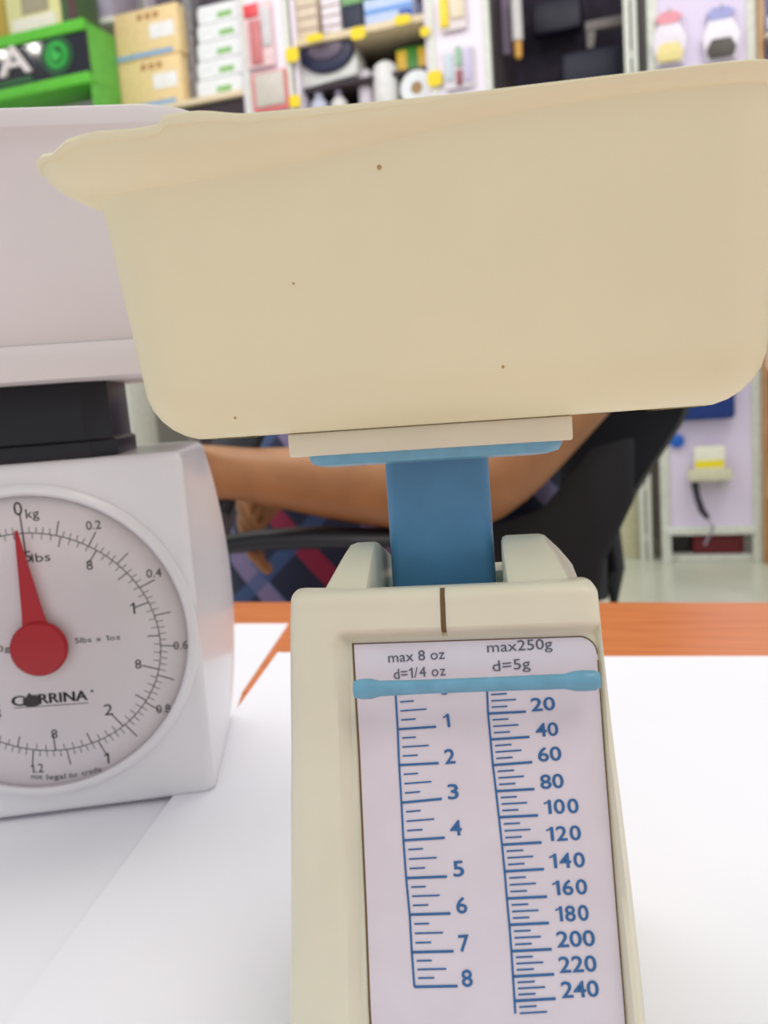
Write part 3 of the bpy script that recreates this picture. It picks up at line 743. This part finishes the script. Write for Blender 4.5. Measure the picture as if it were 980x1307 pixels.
# hooks belong to the pegboard, so they are added there
def hook(px, py, stand=None):
    p = RM.L(px, py, 0); MB().tube([(p.x, .01, p.z), (p.x, -.05, p.z), (p.x, -.055, p.z+.01)], .004, 6).build('hook', m_steel, stand or PB)
bag_ = bag
def bag(px0, py0, px1, py1, a, b, label):
    x0, x1, z0, z1 = R_(px0, py0, px1, py1, -.04); w = x1-x0; h = z1-z0
    t = root_at('hanging_pack', x0, x1, -.04, -.04, z0, label, 'packet')
    MB().loft([[(x*w/2, y, z*h) for x, y in ((-.8, 0), (.8, 0), (.85, .03), (-.85, .03))] for z in (0, .02)]+[[(x*w/2, y, .45*h) for x, y in ((-1, -.01), (1, -.01), (1, .035), (-1, .035))]]+[[(x*w/2, y, .82*h) for x, y in ((-.55, .01), (.55, .01), (.55, .025), (-.55, .025))]]).build('clear_bag', pm((236, 228, 236), .2), t)
    MB().loft([[(x*w/2, y, z*h) for x, y in ((-k, -.022), (k, -.022), (k, -.008), (-k, -.008))] for z, k in ((.03, .65), (.2, .8), (.38, .5))]).build('contents', pm(b, .5), t, bevel=.004)
    MB().loft([[(x*w/2, y, z*h) for x, y in ((-k, .004), (k, .004), (k, .02), (-k, .02))] for z, k in ((.78, .5), (.9, .8), (1, .35))]).build('header_card', pm(a, .5), t)
    hook((px0+px1)/2, py0+4); return t
bag(832, 14, 876, 82, (240, 158, 168), (240, 222, 150), 'hanging clear bag with red top and yellow contents')
bag(896, 8, 944, 76, (166, 168, 220), (84, 78, 70), 'hanging clear bag with blue top and dark contents')
x0, x1, z0, z1 = R_(852, 440, 937, 536, -.05)
one('storage_bag', x0, x1, -.09, -.02, z0, z1, pm((14, 52, 128), .6, var=.15), 'dark blue bag hanging low on the lavender pegboard', 'bag', bevel=.02)
x0, x1, z0, z1 = R_(857, 557, 871, 572, -.03)
o = MB().lathe([(.004, -.01), (.03, -.006), (.033, .004), (.015, .014)], (0, 0, .033), 'y', 20).build('knob', pm((20, 100, 200), .4)); o.location = RM.O+RM.X*(x0+x1)/2+RM.Y*-.02+Vector((0, 0, z0)); o.rotation_euler = (0, 0, RM.yaw)
tag(o, 'small bright blue round knob on the pegboard left of the yellow card', 'knob')
x0, x1, z0, z1 = R_(878, 600, 934, 613, -.10)
br = root_at('bracket_shelf', x0, x1, -.05, -.05, z0, 'small pale ledge on the pegboard holding the yellow striped card', 'shelf')
MB().box((x0-x1)/2, (x1-x0)/2, -.07, .05, 0, z1-z0).build('ledge', pm((214, 210, 178), .5), br, bevel=.004)
for sx in (-.6, .6): MB().prism([(sx*(x1-x0)/2-.004, -.05), (sx*(x1-x0)/2+.004, -.05), (sx*(x1-x0)/2+.004, 0), (sx*(x1-x0)/2-.004, 0)], .0, .05).build('bracket', m_steel, br)
x0, x1, z0b, z1b = R_(886, 570, 925, 601, -.10)
cd = root_at('boxed_product', x0, x1, -.10, -.10, z1, 'small white and yellow box on the pegboard ledge', 'box')
hh = z1b-z1
MB().box((x0-x1)/2, (x1-x0)/2, 0, .05, 0, hh).build('carton', pm((238, 236, 214), .5), cd, bevel=.003)
MB().box((x0-x1)/2*.94, (x1-x0)/2*.94, -.002, .0005, .012, .045).build('yellow_band', pm((244, 226, 30), .5), cd)
pts = [RM.L(*q, -.08) for q in ((886, 616), (890, 635), (896, 652), (903, 661))]
cb = MB().tube([(p.x, p.y, p.z) for p in pts], [.018, .016, .017, .013], 10).build('cable_grip', pm((50, 44, 58), .5), frame=RM)
tag(cb, 'dark curved grip hanging under the pegboard ledge', 'cable')
pts = [RM.L(*q, -.07) for q in ((904, 662), (910, 674), (903, 688), (899, 696))]
MB().tube([(p.x, p.y, p.z) for p in pts], .006, 8).build('cord', pm((150, 140, 150), .5), cb)
x0, x1, z0, z1 = R_(884, 690, 950, 718, .05)
one('base_block', x0, x1, .06, .34, .03, max(z1, .12), pm((120, 24, 34), .5), 'dark red box on the base beneath the pegboard', 'box', bevel=.01)
x0, x1, z0, z1 = R_(854, 680, 882, 718, .05)
one('base_block', x0, x1, .10, .34, .03, .15, pm((46, 42, 40), .5), 'dark block filling the dark gap beneath the pegboard left of the red box', 'box', bevel=.01)  # no box here: dark block added in place of the dark gap

# ---- wooden post and packet rack right of it
px_up = x1
x0, x1, _, _ = R_(956, 100, 972, 500)
x0 = max(x0, R_(840, 0, 962, 674)[1]+.012)
one('wooden_post', x0+.015, x1+.01, -.05, .02, 0, 3.3, m_post, 'light brown wooden post at the right edge of the photo', 'post')
RK = thing('packet_rack', 'rack of packets beyond the wooden post at the right edge', 'display stand', RM)
rx0 = x1+.025
MB().box(rx0-.01, rx0+.6, .06, .09, .02, 3.3).build('back_panel', m_whitepanel, RK)
MB().box(rx0+.58, rx0+.6, -.10, .06, 0, 3.3).build('side_panel', m_steel, RK)
for z in (.05, .5, .9, 1.3, 1.8, 2.3, 2.55): MB().box(rx0-.01, rx0+.58, -.10, .06, z-.015, z).build('shelf', m_shelf, RK)
def packs(px, pys, rgb, tilt, grp, what):
    for k, (y0, y1) in enumerate(pys):
        p0 = RM.L(px, y1, -.08); p1 = RM.L(px, y0, -.08)
        one('packet', rx0+.0, rx0+.16, -.08, -.03, p0.z, p1.z-.004, pm(rgb[k % len(rgb)], .45), what+['topmost of the column', 'second from the top of the column', 'third from the top of the column', 'fourth from the top of the column', 'lowest of the column'][k], 'packet', grp)
packs(975, [(-4, 18), (20, 38), (40, 58), (59, 78)], [(84, 90, 160), (214, 222, 246), (120, 110, 176), (60, 60, 120)], 0, 'blue packets in the upper right corner', 'blue and white packet at the upper right corner, ')
packs(975, [(486, 508), (510, 526), (537, 556), (558, 586), (588, 606)], [(232, 214, 200), (206, 84, 92), (232, 214, 200), (206, 70, 96), (160, 60, 66)], 0, 'red and cream packets at the right edge', 'red or cream packet right of the wooden post, ')
p0 = RM.L(975, 712, -.08); p1 = RM.L(975, 640, -.08)
one('carton', rx0, rx0+.2, -.09, .05, .051, p1.z, pm((236, 222, 176), .5), 'pale yellow carton at the foot of the wooden post', 'box')

# ---- beige cupboard with dark recess over it
x0, x1, _, z1 = R_(628, 0, 812, 110); _, _, zc, zc1 = R_(740, 600, 830, 712)
CB = thing('cupboard', 'dark open display cupboard with a pale base, left of the lavender pegboard', 'cupboard', RM)
xa = R_(628, 0, 640, 20)[0]; xb = R_(790, 300, 832, 700)[1]-.02
MB().box(xa, xb, .12, .55, 0, 1.15).build('base_cabinet', pm((206, 202, 168), .5), CB, bevel=.004)
MB().box(xa, xb, .50, .55, 1.15, 3.35).build('back_panel', mat('dark_display_back', (58, 48, 66), .8, .2, 14), CB)
MB().box(xa, xa+.02, .12, .5, 1.15, 3.35).build('side_panel', m_dark, CB)
MB().box(xa, xb, .12, .5, 3.33, 3.35).build('top_panel', m_dark, CB)
for z in (1.75, 2.2): MB().box(xa+.02, xb, .2, .5, z, z+.02).build('shelf', m_dark, CB)
x0, x1, z0, z1 = R_(796, 0, 813, 84, .05)
pp = thing('metal_upright', 'pale slotted metal upright between the dark cupboard and the lavender pegboard', 'post', RM)
MB().box(x0, x0+(x1-x0)*.45, .05, .09, 0, 3.35).build('rail', m_steel, pp, bevel=.002); MB().box(x0+(x1-x0)*.6, x1, .05, .09, 0, 3.35).build('rail', m_steel, pp, bevel=.002)
for z in [.1+.25*i for i in range(13)]: MB().box(x0, x1, .06, .08, z, z+.03).build('rung', m_steel, pp)
def rbox(name, px, yl, depth, rgb, label, cat, group=None, rough=.5, bevel=.006, **k):
    x0, x1, z0, z1 = R_(*px, yl); return one(name, x0, x1, yl, yl+depth, z0, z1, pm(rgb, rough, **k), label, cat, group, bevel)
# things hanging in the dark recess
x0, x1, z0, z1 = R_(744, 22, 796, 58, .3)
sp = root_at('spray_gun', x0, x1, .3, .3, z0, 'grey gun shaped tool hanging in the dark cupboard', 'tool')
w = (x1-x0)/2; h = z1-z0
MB().prism([(-w*.9, h*.62), (w, h*.62), (w, h), (-w*.9, h)], 0, .05).build('barrel', pm((128, 120, 116), .5), sp, bevel=.01)
MB().prism([(-w*.85, 0), (-w*.5, 0), (-w*.35, h*.65), (-w*.85, h*.65)], .005, .045).build('handle', pm((128, 120, 116), .5), sp, bevel=.008)
x0, x1, z0, z1 = R_(651, -4, 669, 76, .10)
bt = root_at('glue_tube', x0, x1, .1, .1, z0, 'long pale tube with an ochre cap hanging beside the white panel', 'tube'); w = (x1-x0)/2; h = z1-z0
MB().lathe([(w*.45, h*.28), (w*.8, h*.3), (w*.8, h*.97), (w*.3, h)], (0, 0, 0)).build('tube_body', pm((214, 208, 206), .4), bt)
MB().lathe([(w*.3, 0), (w*.55, h*.03), (w*.6, h*.27), (w*.45, h*.285)], (0, 0, 0)).build('cap', pm((214, 158, 66), .4), bt)
rbox('garment_bag', (632, -4, 651, 70), .14, .05, (128, 112, 132), 'grey purple strip of packing left of the long pale tube', 'bag')
rbox('dark_bag', (676, -4, 742, 40), .30, .12, (34, 30, 48), 'large dark bag at the top of the dark cupboard', 'bag', bevel=.03)
rbox('dark_bag', (715, 60, 795, 108), .30, .12, (26, 26, 48), 'dark navy bag low in the dark cupboard just over the tray rim', 'bag', bevel=.03)

# ---- white panels with hanging packs
def panel(pxa, pxb, label):
    xa, xb, _, _ = R_(pxa, 0, pxb, 110, -.02)
    t = thing('white_display_stand', label, 'display stand', RM)
    MB().box(xa, xb, -.02, .0, .1, 3.4).build('board', m_whitepanel, t, bevel=.003)
    for x in (xa, xb-.03): MB().box(x, x+.03, -.03, .012, 0, 3.4).build('edge_trim', m_steel, t, bevel=.003)
    return t, xa, xb
p1_, pa, pb = panel(548, 626, 'white display panel right of the shelf with yellow tags')
p2_, pc, pd = panel(309, 370, 'white display panel with red packs, left of the yellow tags')
def cardpack(px, rgb, accents, label, stand, group=None):
    x0, x1, z0, z1 = R_(*px, -.05); w = x1-x0; h = z1-z0
    t = root_at('blister_pack', x0, x1, -.05, -.05, z0, label, 'packet', group)
    MB().box(-w/2, w/2, 0, .02, 0, h).build('card', pm(rgb, .5), t, bevel=.003)
    for (a, b, c, d, col) in accents: MB().box(-w/2+w*a, -w/2+w*b, -.012, .001, h*c, h*d).build('blister', pm(col, .35), t, bevel=.004)
    p = RM.L((px[0]+px[2])/2, px[1]+3, -.02)
    MB().tube([(p.x, -.02, p.z), (p.x, -.06, p.z)], .004, 6).build('hook', m_steel, stand)
    return t
cardpack((560, -6, 594, 38), (238, 226, 224), [(.02, .36, .1, .95, (246, 216, 40)), (.45, .95, .3, .9, (236, 220, 190))], 'hanging white pack with a yellow stripe on the right white panel', p1_)
cardpack((566, 58, 604, 112), (236, 228, 234), [(.08, .3, .2, .85, (200, 214, 222)), (.42, .62, .05, .42, (150, 80, 90)), (.42, .62, .5, .95, (150, 190, 160)), (.7, .95, .1, .9, (206, 196, 224))], 'hanging pale pack with green and plum marks on the right white panel', p1_)
cardpack((312, 2, 348, 86), (240, 206, 208), [(.05, .55, .78, .98, (232, 72, 80)), (.2, .6, .05, .72, (206, 120, 120)), (.65, .95, .3, .9, (214, 210, 212))], 'upper red and clear pack hanging on the left white panel', p2_)
cardpack((322, 90, 366, 142), (236, 128, 130), [(.1, .95, .12, .95, (206, 198, 186))], 'lower pack with a red edge hanging on the left white panel', p2_)

# ---- shelf unit with yellow tags, between the two panels
xa, xb = pd+.005, pa-.005
US = thing('shelf_unit', 'shelf unit with yellow tags between two white panels', 'shelf', RM)
MB().box(xa, xb, .45, .48, 0, 3.4).build('back_panel', m_dark, US)
for x in (xa, xb-.02): MB().box(x, x+.02, .0, .45, 0, 3.4).build('side_panel', m_whitepanel, US)
_, _, sh_z0, sh_z1 = R_(372, 40, 540, 49, 0.0)
zS = RM.L(456, 34, 0).z
zB = RM.L(456, 138, 0).z-.03
shelf_zs = [.1, .5, .9, 1.3, 1.75]
for z in shelf_zs+[zB, zS]: MB().box(xa+.02, xb-.02, 0, .45, z-.035, z).build('shelf', m_shelf, US, bevel=.003)
# clothes iron standing on the lower shelf (white and navy appliance)
x0, x1, z0, z1 = R_(384, 44, 456, 108, .06)
ap = root_at('appliance_box', x0, x1, .06, .06, z0, 'white and navy rounded appliance under the upper shelf', 'appliance'); w = (x1-x0)/2; h = z1-z0
MB().prism([(-w, 0), (w*.95, h*.1), (w, h*.35), (w*.75, h), (-w*.55, h), (-w, h*.55)], 0, .2).build('housing', pm((226, 226, 222), .4), ap, bevel=.015)
MB().prism([(-w*.97+w*.95*(1+math.cos(a)), h*.62+h*.40*math.sin(a)) for a in [i*2*PI/20 for i in range(20)]], -.03, .02).build('navy_window', pm((26, 30, 66), .4), ap, bevel=.01)
MB().prism([(-w*.97+w*.95+w*.62*math.cos(a), h*.68+h*.22*math.sin(a)) for a in [i*2*PI/16 for i in range(16)]], -.042, -.025).build('grey_inset', pm((98, 84, 104), .4), ap, bevel=.006)
st_z = z0
MB().box(xa+.02, xb-.02, .05, .45, st_z-.02, st_z).build('shelf', m_dark, US)
def bottle(px0, py0, px1, rgb, label, yl=.05, cap=None, group=None, base=None, shape=0):
    c = RM.L((px0+px1)/2, py0, yl); a, b = RM.L(px0, py0, yl).x, RM.L(px1, py0, yl).x; r = (b-a)/2; zb = base if base is not None else zB; h = c.z-zb
    t = thing('bottle', label, 'bottle', RM, (c.x, yl+r, zb), 0, group)
    MB().lathe([(r*.9, 0), (r, .01), (r, h*.8), (r*.85, h*.93), (r*.45, h)] if not cap else [(r*.9, 0), (r, .01), (r, h*.62), (r*.6, h*.75), (r*.4, h*.8)]).build('bottle_body', pm(rgb, .35), t)
    if cap: MB().lathe([(r*.5, h*.79), (r*.5, h*.98), (r*.4, h)]).build('cap', pm(cap, .35), t)
    return t
bottle(391, 112, 413, (200, 204, 224), 'pale blue bottle below the navy appliance', cap=(190, 190, 210))
bottle(418, 112, 438, (226, 224, 222), 'short white pot right of the pale blue bottle', cap=(120, 110, 130))
bottle(452, 86, 474, (222, 214, 224), 'lilac white bottle left of the taller white bottle', yl=.10)
bottle(470, 74, 502, (232, 230, 228), 'tall white bottle left of the green and yellow packet', yl=.03)
x0, x1, z0, z1 = R_(506, 58, 548, 118, .14)
gp = root_at('snack_packet', x0, x1, .14, .14, zB, 'green and yellow packet standing beside the tall white bottle', 'packet'); w = (x1-x0)/2; h = z1-zB
MB().box(-w, w, 0, .06, 0, h).build('pouch', pm((70, 160, 50), .4, var=.2, scale=20), gp, bevel=.012)
for a, b in ((-.95, -.3), (.35, .95)): MB().box(w*a, w*b, -.006, .002, h*.5, h*.95).build('yellow_patch', pm((232, 190, 44), .4), gp, bevel=.003)
c = RM.L(532, 118, .03); r = .085
rr = thing('tape_roll', 'white roll with a brown core in front of the green and yellow packet', 'roll', RM, (c.x, .03, zB))
zc = max(r, c.z-zB)
MB().loft([[(math.cos(t*2*PI/36)*q, y, r+math.sin(t*2*PI/36)*q) for t in range(36)] for q, y in ((r*.35, .0), (r*.95, -.0), (r, .005), (r, .06), (r*.35, .06), (r*.35, 0))], False, False).build('roll_body', pm((232, 234, 236), .4), rr)
MB().lathe([(r*.34, -.055), (r*.34, -.005)], (0, 0, r), 'y', 20).build('core', pm((166, 130, 80), .5), rr)
# upper shelf things
UP = [((374, -6, 404, 37), (222, 204, 180), 'beige box stack at the left end of the upper shelf', 'box'),
      ((410, -6, 434, 33), (236, 226, 232), 'white carton beside the beige boxes on the upper shelf', 'box'),
      ((437, 5, 462, 22), (26, 34, 58), 'dark navy box on the upper shelf', 'box'),
      ((464, -6, 526, 19), (196, 212, 244), 'long light blue and white box on the upper shelf', 'box')]
for px, rgb, lb, cat in UP:
    x0, x1, z0, z1 = R_(*px, .04); t = root_at('carton', x0, x1, .04, .04, zS, lb, cat); w = (x1-x0)/2; h = max(z1-zS, .03)
    MB().box(-w, w, 0, .2, 0, h).build('box_body', pm(rgb, .5), t, bevel=.004)
    if 'light blue' in lb:
        MB().box(-w*.98, w*.98, -.003, .001, h*.45, h*.62).build('blue_band', pm((110, 160, 226), .5), t); MB().box(w*.45, w*.98, -.004, .001, h*.1, h*.4).build('blue_band', pm((20, 86, 180), .5), t)
    if 'beige' in lb:
        for zz in (.25, .5, .75): MB().box(-w, w, -.002, .001, h*zz-.003, h*zz+.003).build('joint', pm((150, 120, 96), .5), t)
    if 'navy' in lb: MB().box(-w, w, -.002, .2, h, h+.08).build('green_lid', pm((120, 170, 110), .5), t)
tags = [((390, 43, 412, 53), 'yellow price tag under the upper shelf, over the navy appliance'), ((447, 34, 466, 50), 'yellow price tag under the upper shelf, right of the appliance'), ((503, 18, 524, 31), 'yellow price tag under the right end of the upper shelf'),
        ((364, 60, 381, 79), 'yellow price tag on the edge of the left white panel, upper'), ((369, 121, 383, 137), 'yellow price tag on the edge of the left white panel, lower'), ((536, 34, 548, 46), 'small yellow price tag at the right end of the upper shelf'), ((545, 90, 564, 110), 'yellow price tag low on the edge of the right white panel')]
for px, lb in tags:
    x0, x1, z0, z1 = R_(*px, -.045); w = (x1-x0)/2; h = z1-z0
    t = root_at('price_tag', x0, x1, -.045, -.045, z0, lb, 'tag', 'yellow price tags')
    MB().prism([(x*w, (1+z)*h/2) for x, z in ((-1, -.6), (-.6, -1), (.6, -1), (1, -.6), (1, .6), (.6, 1), (-.6, 1), (-1, .6))], 0, .006).build('tag_card', pm((246, 216, 10), .5), t)
    MB().box(-.004, .004, .005, .045, h*.5-.004, h*.5+.004).build('clip', m_steel, t)

# ---- shelf unit with cream cartons
xl = RM.L(117, 100, -.24).x+.012; xr = pc-.005
U2 = thing('shelf_unit', 'shelf unit with stacked cream cartons and white packs, left of the red packs', 'shelf', RM)
zC = RM.L(232, 128, 0).z
MB().box(xl, xr, .45, .48, 0, 3.5).build('back_panel', mat('shelf_back', (120, 108, 118), .8, .1, 10), U2)
MB().box(xl, xl+.01, .34, .45, 0, 3.5).build('side_panel', m_whitepanel, U2); MB().box(xr-.02, xr, 0, .45, 0, 3.5).build('side_panel', m_whitepanel, U2)
for z in (.1, .5, .95, 1.4, 1.9): MB().box(xl+.02, xr-.02, 0, .45, z-.03, z).build('shelf', m_shelf, U2, bevel=.003)
MB().box(xl+.02, xr-.02, 0, .45, zC-.03, zC).build('shelf', m_shelf, U2, bevel=.003)
MB().box(xl+.02, xr-.02, .03, .05, zC-.35, zC-.03).build('dark_sheet', m_dark, U2)  # plain dark sheet set just below the carton shelf
def carton(px, label, zb):
    x0, x1, z0, z1 = R_(*px, .03); w = (x1-x0)/2; h = z1-zb
    t = root_at('carton', x0, x1, .03, .03, zb, label, 'box', 'cream cartons')
    MB().box(-w, w, 0, .3, 0, h).build('box_body', pm((246, 216, 158), .5), t, bevel=.004)
    MB().box(-w*.98, w*.75, -.003, .001, h*.03, h*.12).build('blue_band', pm((140, 180, 222), .5), t)
    MB().box(w*.1, w*.85, -.003, .001, h*.36, h*.66).build('white_label', pm((250, 246, 244), .5), t)
    for k in (-.25, .0, .25): MB().box(w*k, w*(k+.16), -.003, .001, h*.78, h*.9).build('brown_mark', pm((190, 140, 90), .5), t)
    return z1
h1 = R_(150, 74, 230, 136, .03)[3]
carton((152, 74, 233, 136), 'cream carton with white label, lower of two right of the green box', zC)
carton((146, 10, 229, 72), 'cream carton with white label, upper of two right of the green box', h1+.002)
for k, (y0, y1) in enumerate(((98, 122), (74, 97), (50, 73), (27, 49), (3, 26))):
    x0, x1, z0, z1 = R_(249, y0, 311, y1, .04); w = (x1-x0)/2
    zb = zC if k == 0 else zprev; h = z1-zb; zprev = z1+.001
    t = root_at('white_pack', x0, x1, .04, .04, zb, 'white soft pack with green print, ' + ['lowest of the stack', 'second lowest of the stack', 'middle of the stack', 'second from the top of the stack', 'topmost of the stack'][k], 'packet', 'white packs stacked beside the cream cartons')
    MB().loft([rl(w*.94, .10, .02, 0, 0, .10), rl(w, .105, .025, h*.3, 0, .105), rl(w, .105, .025, h*.7, 0, .105), rl(w*.94, .10, .02, h*.97, 0, .10)]).build('pouch', pm((244, 244, 244), .35), t)
    MB().box(w*(-.1+.1*(k % 2)), w*(.5+.1*(k % 2)), -.003, .004, h*.2, h*.5).build('green_print', pm((150, 200, 120), .5), t)
x0, x1, z0, z1 = R_(236, 0, 248, 124, .10)
one('carton', x0, x1, .10, .3, zC, 3.4, pm((150, 146, 148), .6, var=.25, scale=30), 'grey printed column between the cream cartons and white packs', 'box')
x0, x1, z0, z1 = R_(246, -30, 310, 4, .04)
# ---- green sign box
x0, x1, z0, z1 = R_(-45, 42, 108, 128, 0)
GX1 = x1; GX0 = -3.15-.0; GX0 = x0
GY = -.24
gx1 = (RM.L(107, 27, GY).x+RM.L(118, 100, GY).x)/2; gx0 = gx1-1.05
gz1 = RM.L(107, 24, GY).z; gz0 = RM.L(117, 106, GY).z
gn = thing('display_stand', 'green display stand with black header panel and white letters', 'display stand', RM)
m_green = mat('green_plastic', (96, 196, 52), .4, .05, 20)
MB().box(gx0, gx1, GY, -.02, gz1-.02, gz1).build('top_board', m_green, gn, bevel=.003)
MB().box(gx0, gx1, GY, -.02, gz0, gz0+.02).build('bottom_board', m_green, gn, bevel=.003)
mg2 = mat('green_side_board', (100, 186, 70), .5, .08, 20)
MB().box(gx1-.015, gx1, GY+.01, .02, 1.5, gz1).build('side_board', mg2, gn, bevel=.003); MB().box(gx1-.015, gx1, GY+.01, .02, 0.0, 1.5).build('side_board', m_steel, gn, bevel=.003)
fw = .055
MB().box(gx0, gx1, GY-.02, GY, gz1-fw, gz1).build('frame_rail', m_green, gn, bevel=.004); MB().box(gx0, gx1, GY-.02, GY, gz0, gz0+fw).build('frame_rail', m_green, gn, bevel=.004)
MB().box(gx0+.001, gx1-.0, GY-.004, GY+.01, gz0+fw, gz1-fw).build('black_panel', mat('gloss_black', (20, 20, 34), .08, .05, 10, spec=.6), gn)
MB().box(gx0-.015, gx0, GY, .02, 0, gz1).build('side_board', mg2, gn, bevel=.003)
def letter(t, pa, pb, cap, name, m, y0, dep):
    A = RM.L(*pa, y0); B = RM.L(*pb, y0); vs, fs = glyph(t); xx0 = min(v[0] for v in vs); xx1 = max(v[0] for v in vs); sx = (B.x-A.x)/(xx1-xx0); C_ = RM.L(pa[0], pa[1]-cap, y0); sz = (C_.z-A.z)/CAP()
    mb = MB(); n = len(vs)
    mb.v = [(A.x+(x-xx0)*sx, y0, A.z+y*sz) for x, y in vs]+[(A.x+(x-xx0)*sx, y0-dep, A.z+y*sz) for x, y in vs]
    mb.f = [f for f in fs]+[tuple(n+i for i in f) for f in fs]
    ec = {}
    for f in fs:
        for i in range(len(f)):
            e = (f[i], f[(i+1) % len(f)]); ec[tuple(sorted(e))] = ec.get(tuple(sorted(e)), 0)+1
    for (i, j), c in ec.items():
        if c == 1: mb.f.append((i, j, n+j, n+i))
    return mb.build(name, m, gn, smooth=False)
lw = mat('white_letter', (236, 226, 222), .5, .01)
letter('A', (2, 100), (43, 95), 36, 'letter', lw, GY-.004, .02)
letter('A', (3.5, 100.5), (41.5, 95.5), 34, 'letter', lw, GY-.004, .021)
letter('T', (-38, 103), (3, 100), 36, 'letter', lw, GY-.004, .02)
e0 = RM.L(22, 103, GY); MB().box(gx0+.3, RM.L(42, 98, GY).x, GY-.008, GY-.003, e0.z-.012, e0.z+.004).build('green_stripe', mat('dark_green', (60, 120, 70), .5), gn)
c = RM.L(74, 71, GY)
for rr_, rgb, d in ((.098, (30, 84, 48), .006), (.067, (44, 176, 62), .010), (.042, (16, 120, 40), .013), (.030, (60, 190, 80), .016), (.012, (10, 60, 30), .019)):
    MB().lathe([(rr_, 0), (rr_, d)], (c.x if rr_ > .02 else c.x+.015, GY-.004, c.z if rr_ > .02 else c.z+.02), 'y', 32).build('emblem_disc', pm(rgb, .4), gn)
# goods under and over the green sign
GS = gn
MB().box(gx0, gx1-.016, .0, .02, 0, gz0-.002).build('back_panel', pm((196, 196, 192), .5), GS)
zg = RM.L(100, 160, -.1).z-.06
MB().box(gx0, gx1-.016, -.22, 0, zg-.03, zg).build('shelf', m_steel, GS); 
x0, x1, _, z1 = R_(94, 146, 126, 165, -.1)
o = MB().loft([rl((x1-x0)/2*k, .07*k, .03*k, zz) for k, zz in ((1, 0), (1, .02), (.8, z1-zg-.015), (.4, z1-zg))]).build('blue_cap', pm((28, 48, 140), .5)); o.location = RM.O+RM.X*(x0+x1)/2+RM.Y*-.1+Vector((0, 0, zg)); o.rotation_euler = (0, 0, RM.yaw)
tag(o, 'dark blue rounded item below the green sign box', 'container')
# cartons standing on top of the sign
def topbox(pxa, pxb, pyt, rgb, label, yl=-.22, acc=None, **k):
    c0 = RM.L(pxa, 20, yl).x; c1 = RM.L(pxb, 20, yl).x; zt_ = RM.L((pxa+pxb)/2, pyt, yl).z; w = (c1-c0)/2; h = zt_-gz1
    t = root_at('carton', c0, c1, yl, yl, gz1, label, 'box')
    MB().box(-w, w, 0, .2, 0, h).build('box_body', pm(rgb, .5, **k), t, bevel=.004)
    for (a, b, c, d, col) in (acc or ()): MB().box(-w+2*w*a, -w+2*w*b, -.003, .001, h*c, h*d).build('print_patch', pm(col, .5), t)
topbox(-30, 6, -30, (186, 160, 66), 'olive box on the green sign at the left photo edge')
topbox(8, 78, -30, (228, 224, 156), 'pale yellow and white box on top of the green sign', acc=[(.1, .9, .0, .3, (240, 234, 214)), (.3, .8, .35, .8, (170, 160, 130))])
topbox(79, 98, -30, (70, 96, 60), 'narrow dark green box on top of the green sign', acc=[(.5, 1, 0, 1, (90, 60, 60))])
x0, x1, z0, z1 = R_(100, -30, 152, 22, .06)
one('carton', xl-.30, xl-.02, .03, .3, RM.L(120, 26, .03).z, 3.5, pm((176, 168, 184), .5), 'grey lilac carton above the green side board', 'box')
ws = one('wall_rail', xl-.36, xl-.012, .02, .35, RM.L(120, 26, .03).z-.03, RM.L(120, 26, .03).z-.001, m_steel, 'thin pale ledge under the grey lilac carton', 'shelf')

# ---- shop spotlights reflected in the gloss of the sign
def spot_for(px, py, dist):
    c = RM.L(px, py, GY-.004); wpt = RM.O+RM.X*c.x+RM.Y*c.y+Vector((0, 0, c.z)); d = (wpt-EYE).normalized(); n = -RM.Y
    return wpt+(d-n*2*d.dot(n))*dist
m_lamp = mat('lamp_glow', (255, 250, 240), .5, emit=110)
for k, (px, py) in enumerate(((43, 61), (1, 68))):
    p = spot_for(px, py, 3.0)
    t = thing('ceiling_spotlight', 'shop spotlight mirrored in the sign, ' + ('nearer the emblem' if k == 0 else 'nearer the photo edge'), 'lamp', loc=p)
    MB().lathe([(.012, -.022), (.026, -.012), (.030, 0), (.026, .015), (.02, .03)], (0, 0, 0), 'z', 20).build('bulb', m_lamp, t)
    MB().lathe([(.02, .03), (.03, .05), (.03, .10), (.01, .11)], (0, 0, 0), 'z', 16).build('socket', m_steel, t)
    MB().tube([(0, 0, .1), (0, 0, 4.4-p.z)], .008, 8).build('drop_rod', m_steel, t)
